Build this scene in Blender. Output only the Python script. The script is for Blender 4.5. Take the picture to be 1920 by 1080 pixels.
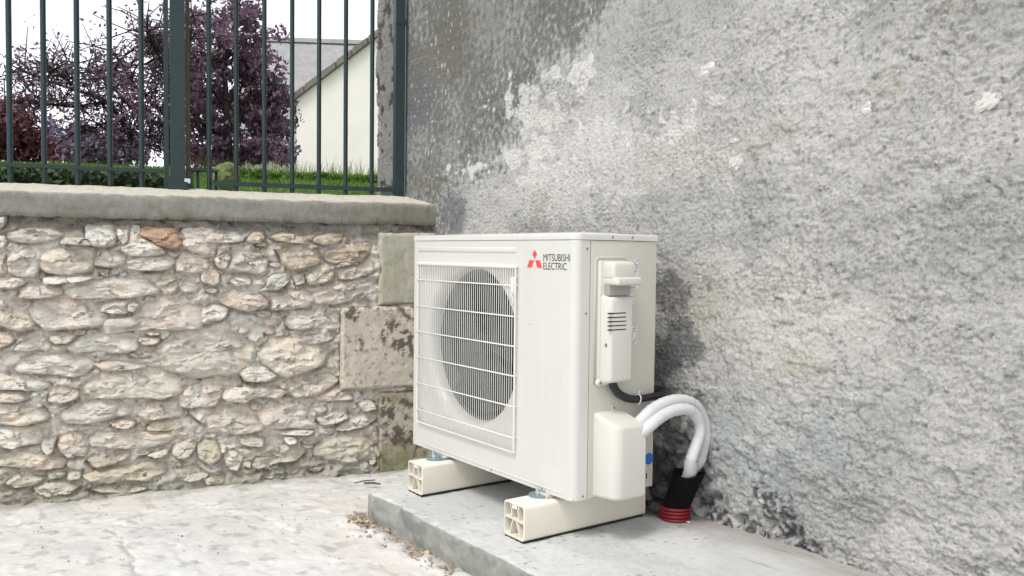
import bpy, bmesh, math, random
import numpy as np
from mathutils import Matrix, Vector

for o in list(bpy.data.objects):
    bpy.data.objects.remove(o)
SC = bpy.context.scene
COL = SC.collection
random.seed(7)
RNG = np.random.default_rng(11)

# ------------------------------------------------------------------ camera
CAM = np.array([1.9507, -1.6456, 0.8592])
FPX, YAW, PITCH, ROLL = 1638.2, -0.94256, 0.04055, -0.01147      # focal length for a 1920 px wide frame
_f = np.array([math.sin(YAW) * math.cos(PITCH), math.cos(YAW) * math.cos(PITCH), -math.sin(PITCH)])
_r = np.array([math.cos(YAW), -math.sin(YAW), 0.0]); _d = np.cross(_f, _r)
_c, _s = math.cos(ROLL), math.sin(ROLL)
RIGHT, DOWN = _c * _r + _s * _d, -_s * _r + _c * _d
cd = bpy.data.cameras.new('camera'); cam = bpy.data.objects.new('camera', cd); COL.objects.link(cam)
cd.sensor_width = 36.0; cd.lens = FPX / 1920 * 36.0; cd.clip_start = 0.05; cd.clip_end = 400
m = Matrix.Identity(4)
for i in range(3):
    m[i][0], m[i][1], m[i][2], m[i][3] = RIGHT[i], -DOWN[i], -_f[i], CAM[i]
cam.matrix_world = m
SC.camera = cam

# ------------------------------------------------------------------ sky, sun, exposure
SUN_EL, SUN_AZ = math.radians(59), math.radians(161)     # azimuth clockwise from +Y: the light comes from -Y
w = bpy.data.worlds.new('World'); SC.world = w; w.use_nodes = True
nt = w.node_tree; bg = nt.nodes['Background']
sky = nt.nodes.new('ShaderNodeTexSky'); sky.sky_type = 'NISHITA'; sky.sun_disc = False
sky.sun_elevation = SUN_EL; sky.sun_rotation = SUN_AZ
sky.air_density = 1.0; sky.dust_density = 1.0; sky.ozone_density = 1.0
hs = nt.nodes.new('ShaderNodeHueSaturation'); hs.inputs['Saturation'].default_value = 0.14
nt.links.new(sky.outputs[0], hs.inputs['Color']); nt.links.new(hs.outputs[0], bg.inputs['Color'])
bg.inputs['Strength'].default_value = 0.15
sd = bpy.data.lights.new('sun', 'SUN'); sun = bpy.data.objects.new('sun', sd); COL.objects.link(sun)
sd.energy = 1.15; sd.angle = math.radians(18); sd.color = (1.0, 0.96, 0.9)
sdir = Vector((math.sin(SUN_AZ) * math.cos(SUN_EL), math.cos(SUN_AZ) * math.cos(SUN_EL), math.sin(SUN_EL)))
sun.rotation_euler = sdir.to_track_quat('Z', 'Y').to_euler()
SC.view_settings.view_transform = 'Standard'; SC.view_settings.look = 'None'
SC.view_settings.gamma = 1.0; SC.view_settings.exposure = 0.80
SC.view_settings.use_curve_mapping = False

# ------------------------------------------------------------------ surveying helpers
def ray(u, v):
    return ((u - 960) / FPX) * RIGHT + ((v - 540) / FPX) * DOWN + _f
def at_plane(u, v, P, n):
    d = ray(u, v); return CAM + d * (np.dot(n, np.asarray(P) - CAM) / np.dot(n, d))
def at_x(u, v, x): return at_plane(u, v, (x, 0, 0), np.array([1., 0, 0]))
def at_y(u, v, y): return at_plane(u, v, (0, y, 0), np.array([0, 1., 0]))
def at_z(u, v, z): return at_plane(u, v, (0, 0, z), np.array([0, 0, 1.]))
def at_dist(u, v, D):
    d = ray(u, v); return CAM + d * (D / math.hypot(d[0], d[1]))
TH = 0.24057
WD = np.array([math.sin(TH), math.cos(TH), 0.0])          # along the stone wall, towards the grey wall
WN = np.array([WD[1], -WD[0], 0.0])                       # out of the stone wall, into the yard
S0 = np.array([-1.613, 0.47, 0.0])
def SQ(s, q, z): return S0 + WD * s - WN * q + np.array([0, 0, z])
def to_sz(u, v, q=0.0):
    P = at_plane(u, v, S0 - WN * q, WN); return float(np.dot(P - S0, WD)), float(P[2])
def GY(x): return 0.47 + 0.0316 * (np.asarray(x) + 1.6)   # the grey wall's plane
GN = np.array([-0.0316, 1.0, 0.0])
def to_xz(u, v):
    P = at_plane(u, v, (-1.6, 0.47, 0), GN); return float(P[0]), float(P[2])
G0 = -0.105

# ------------------------------------------------------------------ noise
def _hash(ix, iy, seed):
    h = (ix.astype(np.int64) * 374761393 + iy.astype(np.int64) * 668265263 + seed * 1274126177) & 0xFFFFFFFF
    h = ((h ^ (h >> 13)) * 1274126177) & 0xFFFFFFFF
    h = ((h ^ (h >> 16)) * 2246822519) & 0xFFFFFFFF
    return (h ^ (h >> 15)) / 4294967296.0
def pn(x, y, seed=0):
    x = np.asarray(x, float); y = np.asarray(y, float)
    ix = np.floor(x); iy = np.floor(y); fx = x - ix; fy = y - iy
    u = fx * fx * fx * (fx * (fx * 6 - 15) + 10); v = fy * fy * fy * (fy * (fy * 6 - 15) + 10)
    def g(a, b):
        t = _hash(ix + a, iy + b, seed) * 6.2831853
        return np.cos(t) * (fx - a) + np.sin(t) * (fy - b)
    a0 = g(0, 0) * (1 - u) + g(1, 0) * u; a1 = g(0, 1) * (1 - u) + g(1, 1) * u
    return (a0 * (1 - v) + a1 * v) * 1.4
def fbm(x, y, o=4, seed=0, gain=0.5):
    r = 0; a = 1.0; k = 1.0
    for i in range(o):
        r = r + a * pn(x * k + 17.3 * i, y * k - 9.1 * i, seed + i); a *= gain; k *= 2.03
    return r
def facet(x, y, seed=0, tilt=0.6):
    """broken planar facets: each cell of a jittered grid is a little tilted plane"""
    x = np.asarray(x, float); y = np.asarray(y, float); ix = np.floor(x); iy = np.floor(y); bd = np.full(x.shape, 1e9); out = np.zeros(x.shape)
    for a in (-1, 0, 1):
        for b in (-1, 0, 1):
            jx, jy = ix + a, iy + b; px, py = jx + _hash(jx, jy, seed), jy + _hash(jx, jy, seed + 1)
            d = (x - px) ** 2 + (y - py) ** 2; k = d < bd; bd = np.where(k, d, bd)
            v = (_hash(jx, jy, seed + 2) - 0.5) + tilt * ((_hash(jx, jy, seed + 3) - 0.5) * (x - px) + (_hash(jx, jy, seed + 4) - 0.5) * (y - py)) * 2
            out = np.where(k, v, out)
    return out
def sst(a, b, x):
    t = np.clip((x - a) / (b - a), 0, 1); return t * t * (3 - 2 * t)
def lerp(a, b, t):
    t = np.asarray(t)[..., None]; return a * (1 - t) + np.asarray(b) * t
def polydist(X, Z, pts):
    d = np.full(X.shape, 1e9)
    for (ax, az), (bx, bz) in zip(pts[:-1], pts[1:]):
        dx, dz = bx - ax, bz - az; L = dx * dx + dz * dz + 1e-12
        t = np.clip(((X - ax) * dx + (Z - az) * dz) / L, 0, 1)
        d = np.minimum(d, np.hypot(X - ax - t * dx, Z - az - t * dz))
    return d

# ------------------------------------------------------------------ materials
def new_mat(name):
    M = bpy.data.materials.new(name); M.use_nodes = True
    return M, M.node_tree, M.node_tree.nodes['Principled BSDF']
def noise_node(t, scale, detail=6, rough=0.6, stretch=None):
    tc = t.nodes.new('ShaderNodeTexCoord'); n = t.nodes.new('ShaderNodeTexNoise')
    n.inputs['Scale'].default_value = scale; n.inputs['Detail'].default_value = detail; n.inputs['Roughness'].default_value = rough
    if stretch:
        mp = t.nodes.new('ShaderNodeMapping'); mp.inputs['Scale'].default_value = stretch
        t.links.new(tc.outputs['Object'], mp.inputs[0]); t.links.new(mp.outputs[0], n.inputs['Vector'])
    else:
        t.links.new(tc.outputs['Object'], n.inputs['Vector'])
    return n
def ramp(t, src, stops):
    r = t.nodes.new('ShaderNodeValToRGB')
    e = r.color_ramp.elements
    while len(e) < len(stops): e.new(0.5)
    for k, (p, c) in enumerate(stops):
        e[k].position = p; e[k].color = (*c, 1) if len(c) == 3 else c
    t.links.new(src, r.inputs[0]); return r
def mult(t, a, b, fac=1.0, mode='MULTIPLY'):
    x = t.nodes.new('ShaderNodeMix'); x.data_type = 'RGBA'; x.blend_type = mode
    x.inputs['Factor'].default_value = fac
    t.links.new(a, x.inputs['A']); t.links.new(b, x.inputs['B']); return x.outputs['Result']
def bump(t, bsdf, srcs):
    prev = None
    for src, strength, dist in srcs:
        b = t.nodes.new('ShaderNodeBump'); b.inputs['Strength'].default_value = strength; b.inputs['Distance'].default_value = dist
        t.links.new(src, b.inputs['Height'])
        if prev: t.links.new(prev, b.inputs['Normal'])
        prev = b.outputs[0]
    t.links.new(prev, bsdf.inputs['Normal'])
def plain(name, c, rough=0.5, metal=0.0, var=0.0, vscale=30, bmp=0.0, bscale=200, bdist=0.001, spec=0.5):
    M, t, b = new_mat(name)
    b.inputs['Base Color'].default_value = (*c, 1); b.inputs['Roughness'].default_value = rough; b.inputs['Metallic'].default_value = metal
    b.inputs['Specular IOR Level'].default_value = spec
    if var:
        n = noise_node(t, vscale, 5)
        lo = tuple(x * (1 - var) for x in c); hi = tuple(min(1, x * (1 + var)) for x in c)
        r = ramp(t, n.outputs['Fac'], [(0.3, lo), (0.7, hi)]); t.links.new(r.outputs[0], b.inputs['Base Color'])
    if bmp:
        n2 = noise_node(t, bscale, 4); bump(t, b, [(n2.outputs['Fac'], bmp, bdist)])
    return M
def vcol(name, rough=0.9, fine=220, fd=0.002, mid=60, md=0.003, tint=0.25, src='attr', strat=False):
    """stone-like surface: colour from the mesh's own 'col' layer (or the object's colour) with grain and fine relief"""
    M, t, b = new_mat(name)
    b.inputs['Roughness'].default_value = rough; b.inputs['Specular IOR Level'].default_value = 0.25
    if src == 'attr':
        a = t.nodes.new('ShaderNodeAttribute'); a.attribute_name = 'col'; base = a.outputs['Color']
    else:
        a = t.nodes.new('ShaderNodeObjectInfo'); base = a.outputs['Color']
    n1 = noise_node(t, mid, 7, 0.68, (0.6, 0.6, 1.7) if strat else None); n2 = noise_node(t, fine, 4, 0.7)
    r1 = ramp(t, n1.outputs['Fac'], [(0.28, (1 - tint,) * 3), (0.5, (1, 1, 1)), (0.75, (1 + tint * 0.6,) * 3)])
    r2 = ramp(t, n2.outputs['Fac'], [(0.3, (1 - tint * 0.7,) * 3), (0.7, (1 + tint * 0.4,) * 3)])
    c = mult(t, mult(t, base, r1.outputs[0]), r2.outputs[0])
    if src != 'attr':
        n3 = noise_node(t, 9, 4, 0.6)
        r3 = ramp(t, n3.outputs['Fac'], [(0.35, (1.05, 0.98, 0.91)), (0.5, (1, 1, 1)), (0.68, (0.90, 0.92, 0.91))])
        c = mult(t, c, r3.outputs[0])
    t.links.new(c, b.inputs['Base Color'])
    bump(t, b, [(n1.outputs['Fac'], 0.8, md), (n2.outputs['Fac'], 0.7, fd)])
    return M

M_WALL = vcol('grey_render', fine=300, fd=0.0035, mid=120, md=0.008, tint=0.26)
M_STONE = vcol('rubble_stone', fine=140, fd=0.005, mid=30, md=0.016, tint=0.26, src='obj', strat=True)
M_MORTAR = vcol('lime_mortar', fine=160, fd=0.005, mid=36, md=0.014, tint=0.22)
M_QUOIN = vcol('dressed_stone', fine=240, fd=0.002, mid=60, md=0.003, tint=0.18)
M_CONC = vcol('concrete', fine=240, fd=0.0012, mid=45, md=0.002, tint=0.12)
M_COPE = vcol('weathered_coping', fine=200, fd=0.003, mid=40, md=0.006, tint=0.22)
M_GROUND = vcol('old_concrete_ground', fine=150, fd=0.002, mid=28, md=0.004, tint=0.10)
M_CASE = plain('cream_enamel', (0.605, 0.60, 0.57), 0.32, var=0.015, vscale=6, bmp=0.05, bscale=300, bdist=0.0004)
def enamel(M):
    t = M.node_tree; b = t.nodes['Principled BSDF']; src = b.inputs['Base Color'].links[0].from_socket
    n = noise_node(t, 14, 5, 0.6, (1.0, 1.0, 0.10)); r = ramp(t, n.outputs['Fac'], [(0.36, (0.978, 0.975, 0.966)), (0.55, (1, 1, 1))])
    n2 = noise_node(t, 5, 3, 0.5); r2 = ramp(t, n2.outputs['Fac'], [(0.3, (0.27, 0.27, 0.27)), (0.7, (0.40, 0.40, 0.40))])
    t.links.new(mult(t, src, r.outputs[0]), b.inputs['Base Color']); t.links.new(r2.outputs[0], b.inputs['Roughness'])
enamel(M_CASE)
M_SIDE = plain('cream_enamel_side_shaded', (0.54, 0.52, 0.455), 0.36, var=0.015, vscale=6)  # same cream paint as the front, darkened for the side in shade
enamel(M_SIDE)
M_COVER = plain('cream_plastic', (0.615, 0.60, 0.55), 0.42, bmp=0.06, bscale=500, bdist=0.0004)
M_PVC = plain('cream_pvc', (0.76, 0.715, 0.62), 0.45, var=0.03, vscale=20)
M_WIRE = plain('white_coated_wire', (0.70, 0.695, 0.66), 0.4)
M_DARKIN = plain('dark_interior', (0.008, 0.008, 0.009), 0.7)
M_FAN = plain('grey_fan_plastic', (0.018, 0.018, 0.02), 0.5)
M_DUCT = plain('shaded_white_duct', (0.17, 0.17, 0.167), 0.5)  # white duct, greyed so its colour carries the shade inside the opening
M_GREYP = plain('grey_plastic', (0.33, 0.33, 0.31), 0.5)
M_SCREW = plain('dull_screw_metal', (0.28, 0.27, 0.24), 0.4, 0.8)
M_GALV = plain('galvanised_steel', (0.55, 0.62, 0.64), 0.35, 0.85, var=0.12, vscale=60)
M_PLATE = plain('blue_zinc_plate', (0.20, 0.29, 0.32), 0.45, 0.5, var=0.2, vscale=60)
M_RED = plain('red_print', (0.72, 0.06, 0.07), 0.5)
M_BLACKP = plain('black_print', (0.012, 0.012, 0.014), 0.5)
M_LABEL = plain('label_paper', (0.66, 0.67, 0.68), 0.5)
M_INK = plain('label_ink', (0.16, 0.17, 0.20), 0.6)
M_BLUE = plain('blue_sticker', (0.01, 0.12, 0.42), 0.45)
M_RUB = plain('black_rubber', (0.012, 0.012, 0.014), 0.7)
M_CABLE = plain('black_cable', (0.012, 0.013, 0.02), 0.42)
M_INSUL = plain('white_pipe_foam', (0.56, 0.57, 0.58), 0.65, bmp=0.15, bscale=120, bdist=0.001)
M_TAPE = plain('white_tape', (0.55, 0.56, 0.565), 0.55)
M_BAND = plain('grey_white_tape', (0.50, 0.51, 0.52), 0.45)
M_REDC = plain('red_conduit', (0.20, 0.008, 0.013), 0.4)
M_SLEEVE = plain('black_sleeve', (0.004, 0.004, 0.005), 0.9, bmp=0.3, bscale=90, bdist=0.002, spec=0.15)
M_GREEN = plain('dark_green_paint', (0.005, 0.022, 0.024), 0.42, var=0.25, vscale=40)
M_RUST = plain('weathered_wood_stake', (0.10, 0.08, 0.06), 0.8, var=0.3, vscale=50)
M_GALVP = plain('worn_edge', (0.3, 0.38, 0.34), 0.5)
M_CREAMW = plain('cream_house_render', (0.80, 0.775, 0.72), 0.9, var=0.04, vscale=2, bmp=0.2, bscale=40, bdist=0.01)
M_TILE = plain('brown_verge_tile', (0.19, 0.165, 0.15), 0.85, var=0.3, vscale=6)
M_SLATE = plain('grey_roof_tile', (0.30, 0.295, 0.30), 0.8, var=0.15, vscale=5)
M_SOIL = plain('garden_soil_turf', (0.06, 0.12, 0.018), 0.95, var=0.5, vscale=6)
M_DROCK = plain('dark_damp_stone', (0.045, 0.047, 0.05), 0.75, var=0.5, vscale=30, bmp=0.6, bscale=60, bdist=0.006)
M_PEB = plain('pale_pebble', (0.50, 0.48, 0.42), 0.85, var=0.25, vscale=60, bmp=0.4, bscale=80, bdist=0.003)
M_LIME = plain('white_limestone_chip', (0.57, 0.56, 0.525), 0.85, var=0.12, vscale=60, bmp=0.5, bscale=90, bdist=0.002)
M_BARK = plain('plum_bark', (0.030, 0.022, 0.022), 0.9, var=0.4, vscale=30)
M_RUBBLE = plain('brown_crumbs', (0.36, 0.29, 0.22), 0.95, var=0.6, vscale=25)
M_TWIG = plain('dry_twig', (0.09, 0.07, 0.05), 0.9)
M_MOSS = plain('mossy_boulder_stone', (0.13, 0.16, 0.06), 0.95, var=0.6, vscale=5, bmp=0.6, bscale=18, bdist=0.02)
def leaf_mat(name, a, b_, trans=0.35):
    M, t, b = new_mat(name)
    g = t.nodes.new('ShaderNodeNewGeometry')
    r = ramp(t, g.outputs['Random Per Island'], [(0.0, a), (1.0, b_)])
    t.links.new(r.outputs[0], b.inputs['Base Color']); b.inputs['Roughness'].default_value = 0.5
    tr = t.nodes.new('ShaderNodeBsdfTranslucent'); t.links.new(r.outputs[0], tr.inputs['Color'])
    mx = t.nodes.new('ShaderNodeMixShader'); mx.inputs[0].default_value = trans
    out = t.nodes['Material Output']
    t.links.new(b.outputs[0], mx.inputs[1]); t.links.new(tr.outputs[0], mx.inputs[2]); t.links.new(mx.outputs[0], out.inputs['Surface'])
    return M
M_PLUM = leaf_mat('plum_leaf', (0.14, 0.085, 0.15), (0.34, 0.21, 0.28))  # leaf colour lightened to stand in for haze over the trees
M_REDL = leaf_mat('red_leaf', (0.16, 0.05, 0.07), (0.33, 0.14, 0.15))  # paler and less saturated, with the haze put into the colour
M_MAUVE = leaf_mat('mauve_leaf', (0.19, 0.14, 0.23), (0.34, 0.27, 0.38))  # distant haze put into the leaf colour
M_GRASS = leaf_mat('grass_blade', (0.07, 0.16, 0.018), (0.19, 0.33, 0.05), 0.4)
M_STRAW = leaf_mat('tall_pale_grass', (0.16, 0.20, 0.06), (0.34, 0.34, 0.16), 0.3)
M_HEDGE = leaf_mat('dark_hedge_leaf', (0.016, 0.035, 0.012), (0.04, 0.075, 0.02), 0.2)

# ------------------------------------------------------------------ object helpers
ORG = {}
def tag(o, label=None, cat=None, group=None, kind=None):
    if label: o['label'] = label
    if cat: o['category'] = cat
    if group: o['group'] = group
    if kind: o['kind'] = kind
    return o
def thing(name, loc, label, cat, group=None):
    o = bpy.data.objects.new(name, None); COL.objects.link(o); o.location = tuple(loc); o.empty_display_size = 0.1
    ORG[o] = np.array(loc, float); return tag(o, label, cat, group)
def link(name, me, parent=None, loc=None):
    o = bpy.data.objects.new(name, me); COL.objects.link(o)
    if parent is not None: o.parent = parent; ORG[o] = ORG[parent]
    else: ORG[o] = np.zeros(3)
    if loc is not None: o.location = tuple(loc)
    return o
def mk(name, V, F, mat, parent=None, smooth=False, col=None, origin=None):
    """one mesh object; V in world coordinates"""
    V = np.asarray(V, float).reshape(-1, 3)
    org = ORG[parent] if parent is not None else (np.zeros(3) if origin is None else np.asarray(origin, float))
    me = bpy.data.meshes.new(name)
    if isinstance(F, np.ndarray):
        k = F.shape[1]; me.vertices.add(len(V)); me.vertices.foreach_set('co', (V - org).astype(np.float32).ravel())
        me.loops.add(F.size); me.loops.foreach_set('vertex_index', F.astype(np.int32).ravel())
        me.polygons.add(len(F)); me.polygons.foreach_set('loop_start', np.arange(0, F.size, k, dtype=np.int32))
        me.polygons.foreach_set('loop_total', np.full(len(F), k, dtype=np.int32)); me.update(calc_edges=True)
    else:
        me.from_pydata([tuple(v) for v in V - org], [], [tuple(f) for f in F])
    if smooth: me.polygons.foreach_set('use_smooth', np.ones(len(me.polygons), dtype=bool))
    if col is not None:
        a = me.color_attributes.new('col', 'FLOAT_COLOR', 'POINT')
        c = np.ones((len(V), 4), np.float32); c[:, :3] = np.clip(np.asarray(col).reshape(-1, 3), 0, 1); a.data.foreach_set('color', c.ravel())
    me.materials.append(mat)
    o = link(name, me, parent)
    if parent is None and origin is not None: o.location = tuple(org); ORG[o] = org
    return o
def grid_faces(nu, nv, flip=False):
    i, j = np.meshgrid(np.arange(nu - 1), np.arange(nv - 1), indexing='ij'); a = (i * nv + j).ravel()
    f = np.stack([a, a + nv, a + nv + 1, a + 1], 1)
    return f[:, ::-1].copy() if flip else f
class MB:
    """collects shapes for one mesh"""
    def __init__(s): s.V = []; s.F = []; s.n = 0
    def add(s, V, F):
        V = [tuple(v) for v in V]; s.V += V; s.F += [tuple(i + s.n for i in f) for f in F]; s.n += len(V); return s
    def box(s, lo, hi):
        (a, b, c), (d, e, f) = lo, hi
        return s.add([(a, b, c), (d, b, c), (d, e, c), (a, e, c), (a, b, f), (d, b, f), (d, e, f), (a, e, f)],
                     [(0, 3, 2, 1), (4, 5, 6, 7), (0, 1, 5, 4), (1, 2, 6, 5), (2, 3, 7, 6), (3, 0, 4, 7)])
    def rbox(s, lo, hi, r=0.005, seg=3, fn=None):
        bm = bmesh.new(); bmesh.ops.create_cube(bm, size=1.0)
        lo = np.array(lo); hi = np.array(hi)
        for v in bm.verts:
            p = (np.array(v.co) + 0.5) * (hi - lo) + lo
            if fn: p = np.array(fn(p))
            v.co = p
        bmesh.ops.bevel(bm, geom=bm.edges[:], offset=r, segments=seg, affect='EDGES', profile=0.5, clamp_overlap=True)
        bm.normal_update(); bm.verts.index_update()
        s.add([tuple(v.co) for v in bm.verts], [[v.index for v in f.verts] for f in bm.faces]); bm.free(); return s
    def tube(s, pts, rad, n=12, cap=True):
        pts = [np.array(p, float) for p in pts]; rads = rad if hasattr(rad, '__len__') else [rad] * len(pts)
        up = None; rings = []
        for i, p in enumerate(pts):
            t = pts[min(i + 1, len(pts) - 1)] - pts[max(i - 1, 0)]; t /= np.linalg.norm(t) + 1e-12
            if up is None:
                a = np.array([0, 0, 1.]) if abs(t[2]) < 0.9 else np.array([1., 0, 0]); up = np.cross(t, a)
            up = up - t * np.dot(up, t); up /= np.linalg.norm(up) + 1e-12; v = np.cross(t, up)
            rings.append([p + rads[i] * (math.cos(k * 2 * math.pi / n) * up + math.sin(k * 2 * math.pi / n) * v) for k in range(n)])
        V = [q for r in rings for q in r]; F = []
        for i in range(len(rings) - 1):
            for k in range(n): F.append((i * n + k, i * n + (k + 1) % n, (i + 1) * n + (k + 1) % n, (i + 1) * n + k))
        if cap: F.append(tuple(range(n))[::-1]); F.append(tuple((len(rings) - 1) * n + k for k in range(n)))
        return s.add(V, F)
    def lathe(s, c, prof, n=24, axis='z'):
        V = []; F = []
        for (r, h) in prof:
            for k in range(n):
                a = 2 * math.pi * k / n; x, y = r * math.cos(a), r * math.sin(a)
                V.append((c[0] + x, c[1] + y, c[2] + h) if axis == 'z' else ((c[0] + x, c[1] + h, c[2] + y) if axis == 'y' else (c[0] + h, c[1] + x, c[2] + y)))
        for i in range(len(prof) - 1):
            for k in range(n): F.append((i * n + k, i * n + (k + 1) % n, (i + 1) * n + (k + 1) % n, (i + 1) * n + k))
        return s.add(V, F)
    def prism(s, pts, axis, a, b):
        """polygon pts (2D) extruded along axis from a to b"""
        n = len(pts)
        def P(p, h): return {'x': (h, p[0], p[1]), 'y': (p[0], h, p[1]), 'z': (p[0], p[1], h)}[axis]
        V = [P(p, a) for p in pts] + [P(p, b) for p in pts]
        F = [tuple(range(n)), tuple(range(2 * n - 1, n - 1, -1))] + [(k, n + k, n + (k + 1) % n, (k + 1) % n) for k in range(n)]
        return s.add(V, F)
    def build(s, name, mat, parent=None, smooth=False, origin=None, auto=None):
        o = mk(name, s.V, s.F, mat, parent, smooth, None, origin)
        bm = bmesh.new(); bm.from_mesh(o.data); bmesh.ops.recalc_face_normals(bm, faces=bm.faces[:]); bm.to_mesh(o.data); bm.free()
        if auto is not None:
            o.data.polygons.foreach_set('use_smooth', np.ones(len(o.data.polygons), dtype=bool))
            o.data.set_sharp_from_angle(angle=math.radians(auto))
        return o
def spline(pts, n=6):
    P = [np.array(p, float) for p in pts]; P = [2 * P[0] - P[1]] + P + [2 * P[-1] - P[-2]]; out = []
    for i in range(1, len(P) - 2):
        for k in range(n):
            t = k / n
            out.append(0.5 * (2 * P[i] + (P[i + 1] - P[i - 1]) * t + (2 * P[i - 1] - 5 * P[i] + 4 * P[i + 1] - P[i + 2]) * t * t + (3 * P[i] - P[i - 1] - 3 * P[i + 1] + P[i + 2]) * t ** 3))
    out.append(P[-2]); return out
def rock_mesh(name, rx, ry, rz, seed, mat, sub=2, amp=0.25):
    bm = bmesh.new(); bmesh.ops.create_icosphere(bm, subdivisions=sub, radius=1.0)
    for v in bm.verts:
        p = np.array(v.co); k = 1 + amp * float(fbm(p[0] * 1.3 + seed * 3.1, p[1] * 1.3 + p[2] * 2.1, 3, seed))
        k = min(k, 1 + amp * 0.35)
        v.co = (p[0] * rx * k, p[1] * ry * k, p[2] * rz * k)
    me = bpy.data.meshes.new(name); bm.to_mesh(me); bm.free(); me.materials.append(mat); return me
def axis_pts(segs):
    """[(a,b,step),...] -> increasing coordinates"""
    out = []
    for a, b, st in segs: out += list(np.linspace(a, b, max(2, int(round((b - a) / st)) + 1))[:-1])
    out.append(segs[-1][1]); return np.array(out)

# ================================================================== SETTING
# ---- yard ground
gx = axis_pts([(-14, -2.4, 1.0), (-2.4, -2.15, 0.05), (-2.15, 0.25, 0.009), (0.25, 3.0, 0.06), (3.0, 14, 1.0)])
gy = axis_pts([(-14, -3, 1.0), (-3, -1.6, 0.06), (-1.6, 0.6, 0.009), (0.6, 1.0, 0.1), (1.0, 14, 1.0)])
X, Y = np.meshgrid(gx, gy, indexing='ij')
dist_slab = np.maximum(-X - 0.84, np.maximum(-Y - 0.235, 0) * 1.0)
base = G0 - 0.055 * sst(0, 0.85, -X - 0.9)
hgt = 0.010 * fbm(X * 1.3, Y * 1.3, 3, 5) + 0.0035 * fbm(X * 9, Y * 9, 4, 9) + 0.0014 * fbm(X * 45, Y * 45, 3, 12)
flake = sst(0.05, 0.16, fbm(X * 3.2, Y * 5.0, 4, 21)); hgt -= 0.004 * flake
hgt += 0.02 * sst(0.16, 0.0, dist_slab) * (0.6 + 0.8 * fbm(X * 14, Y * 14, 3, 33)) * sst(-1.2, -0.85, X)
def crack(px, wob=0.012, seed=1):
    pts = [at_z(u, v, -0.13)[:2] for u, v in px]
    jx = wob * fbm(X * 22, Y * 22, 2, seed); jy = wob * fbm(X * 22 + 9, Y * 22, 2, seed + 3)
    return polydist(X + jx, Y + jy, pts)
crk = np.minimum(crack([(200, 985), (222, 1010), (236, 1045), (258, 1095)], seed=2), crack([(215, 973), (262, 992), (322, 1001)], seed=5))
crk = np.minimum(crk, crack([(0, 968), (95, 962), (200, 952), (330, 944), (460, 930), (620, 908)], 0.02, 8) + 0.002)
crk = np.minimum(crk, crack([(438, 938), (470, 965), (498, 983), (560, 980), (690, 970)], 0.01, 11) + 0.004)
hgt -= 0.008 * sst(0.009, 0.001, crk + 0.005 * fbm(X * 30, Y * 30, 2, 40))
c = np.empty(X.shape + (3,)); c[:] = (0.645, 0.64, 0.62)
c = lerp(c, (0.56, 0.56, 0.545), 0.8 * sst(0.0, 0.35, fbm(X * 2.2, Y * 3.5, 4, 50)))
c = lerp(c, (0.64, 0.61, 0.575), 0.6 * sst(0.05, 0.4, fbm(X * 2.7 + 5, Y * 2.7, 4, 60)))
c = lerp(c, (0.33, 0.32, 0.30), 0.55 * sst(0.30, 0.6, fbm(X * 11, Y * 16, 4, 70)))
pink = np.exp(-((X + 1.05) / 0.22) ** 2 - ((Y + 0.15) / 0.25) ** 2) + np.exp(-((X + 0.5) / 0.4) ** 2 - ((Y + 0.36) / 0.10) ** 2)
c = lerp(c, (0.60, 0.555, 0.50), 0.5 * sst(0.3, 0.9, pink + 0.35 * fbm(X * 9, Y * 9, 4, 80)))
c = lerp(c, (0.30, 0.285, 0.26), 0.6 * sst(0.008, 0.001, crk))
wallgap = np.abs((X - S0[0]) * WN[0] + (Y - S0[1]) * WN[1])
c = lerp(c, (0.34, 0.32, 0.27), 0.75 * sst(0.16, 0.02, wallgap + 0.07 * fbm(X * 10, Y * 10, 3, 90)))
c = lerp(c, (0.25, 0.20, 0.15), 0.6 * sst(0.05, 0.0, dist_slab + 0.03 * fbm(X * 20, Y * 20, 3, 91)) * (X > -0.86))
ground = mk('ground', np.stack([X, Y, base + hgt], -1), grid_faces(*X.shape), M_GROUND, smooth=True, col=c)
tag(ground, 'pale cracked concrete yard floor with beige dust', kind='structure')

# ---- grey rendered wall
wx = axis_pts([(-2.145, -1.0, 0.0065), (-1.0, 1.12, 0.0045), (1.12, 1.9, 0.009), (1.9, 3.6, 0.02)])
wz = axis_pts([(-0.2, -0.03, 0.02), (-0.03, 0.35, 0.0045), (0.35, 1.6, 0.0048), (1.6, 2.25, 0.0065), (2.25, 3.4, 0.06)])
X, Z = np.meshgrid(wx, wz, indexing='ij')
def blobs(lst, nz=0.35, sc=9.0, seed=3, lo=0.35, hi=0.62):
    m_ = np.zeros(X.shape)
    for (u, v, ru, rv) in lst:
        x0, z0 = to_xz(u, v); x1, _ = to_xz(u + ru, v); _, z1 = to_xz(u, v - rv)
        m_ = np.maximum(m_, np.exp(-((X - x0) / (x1 - x0)) ** 2 - ((Z - z0) / (z1 - z0)) ** 2))
    return sst(lo, hi, m_ + nz * fbm(X * sc, Z * sc, 4, seed)) * (m_ > 0.03)
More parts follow.
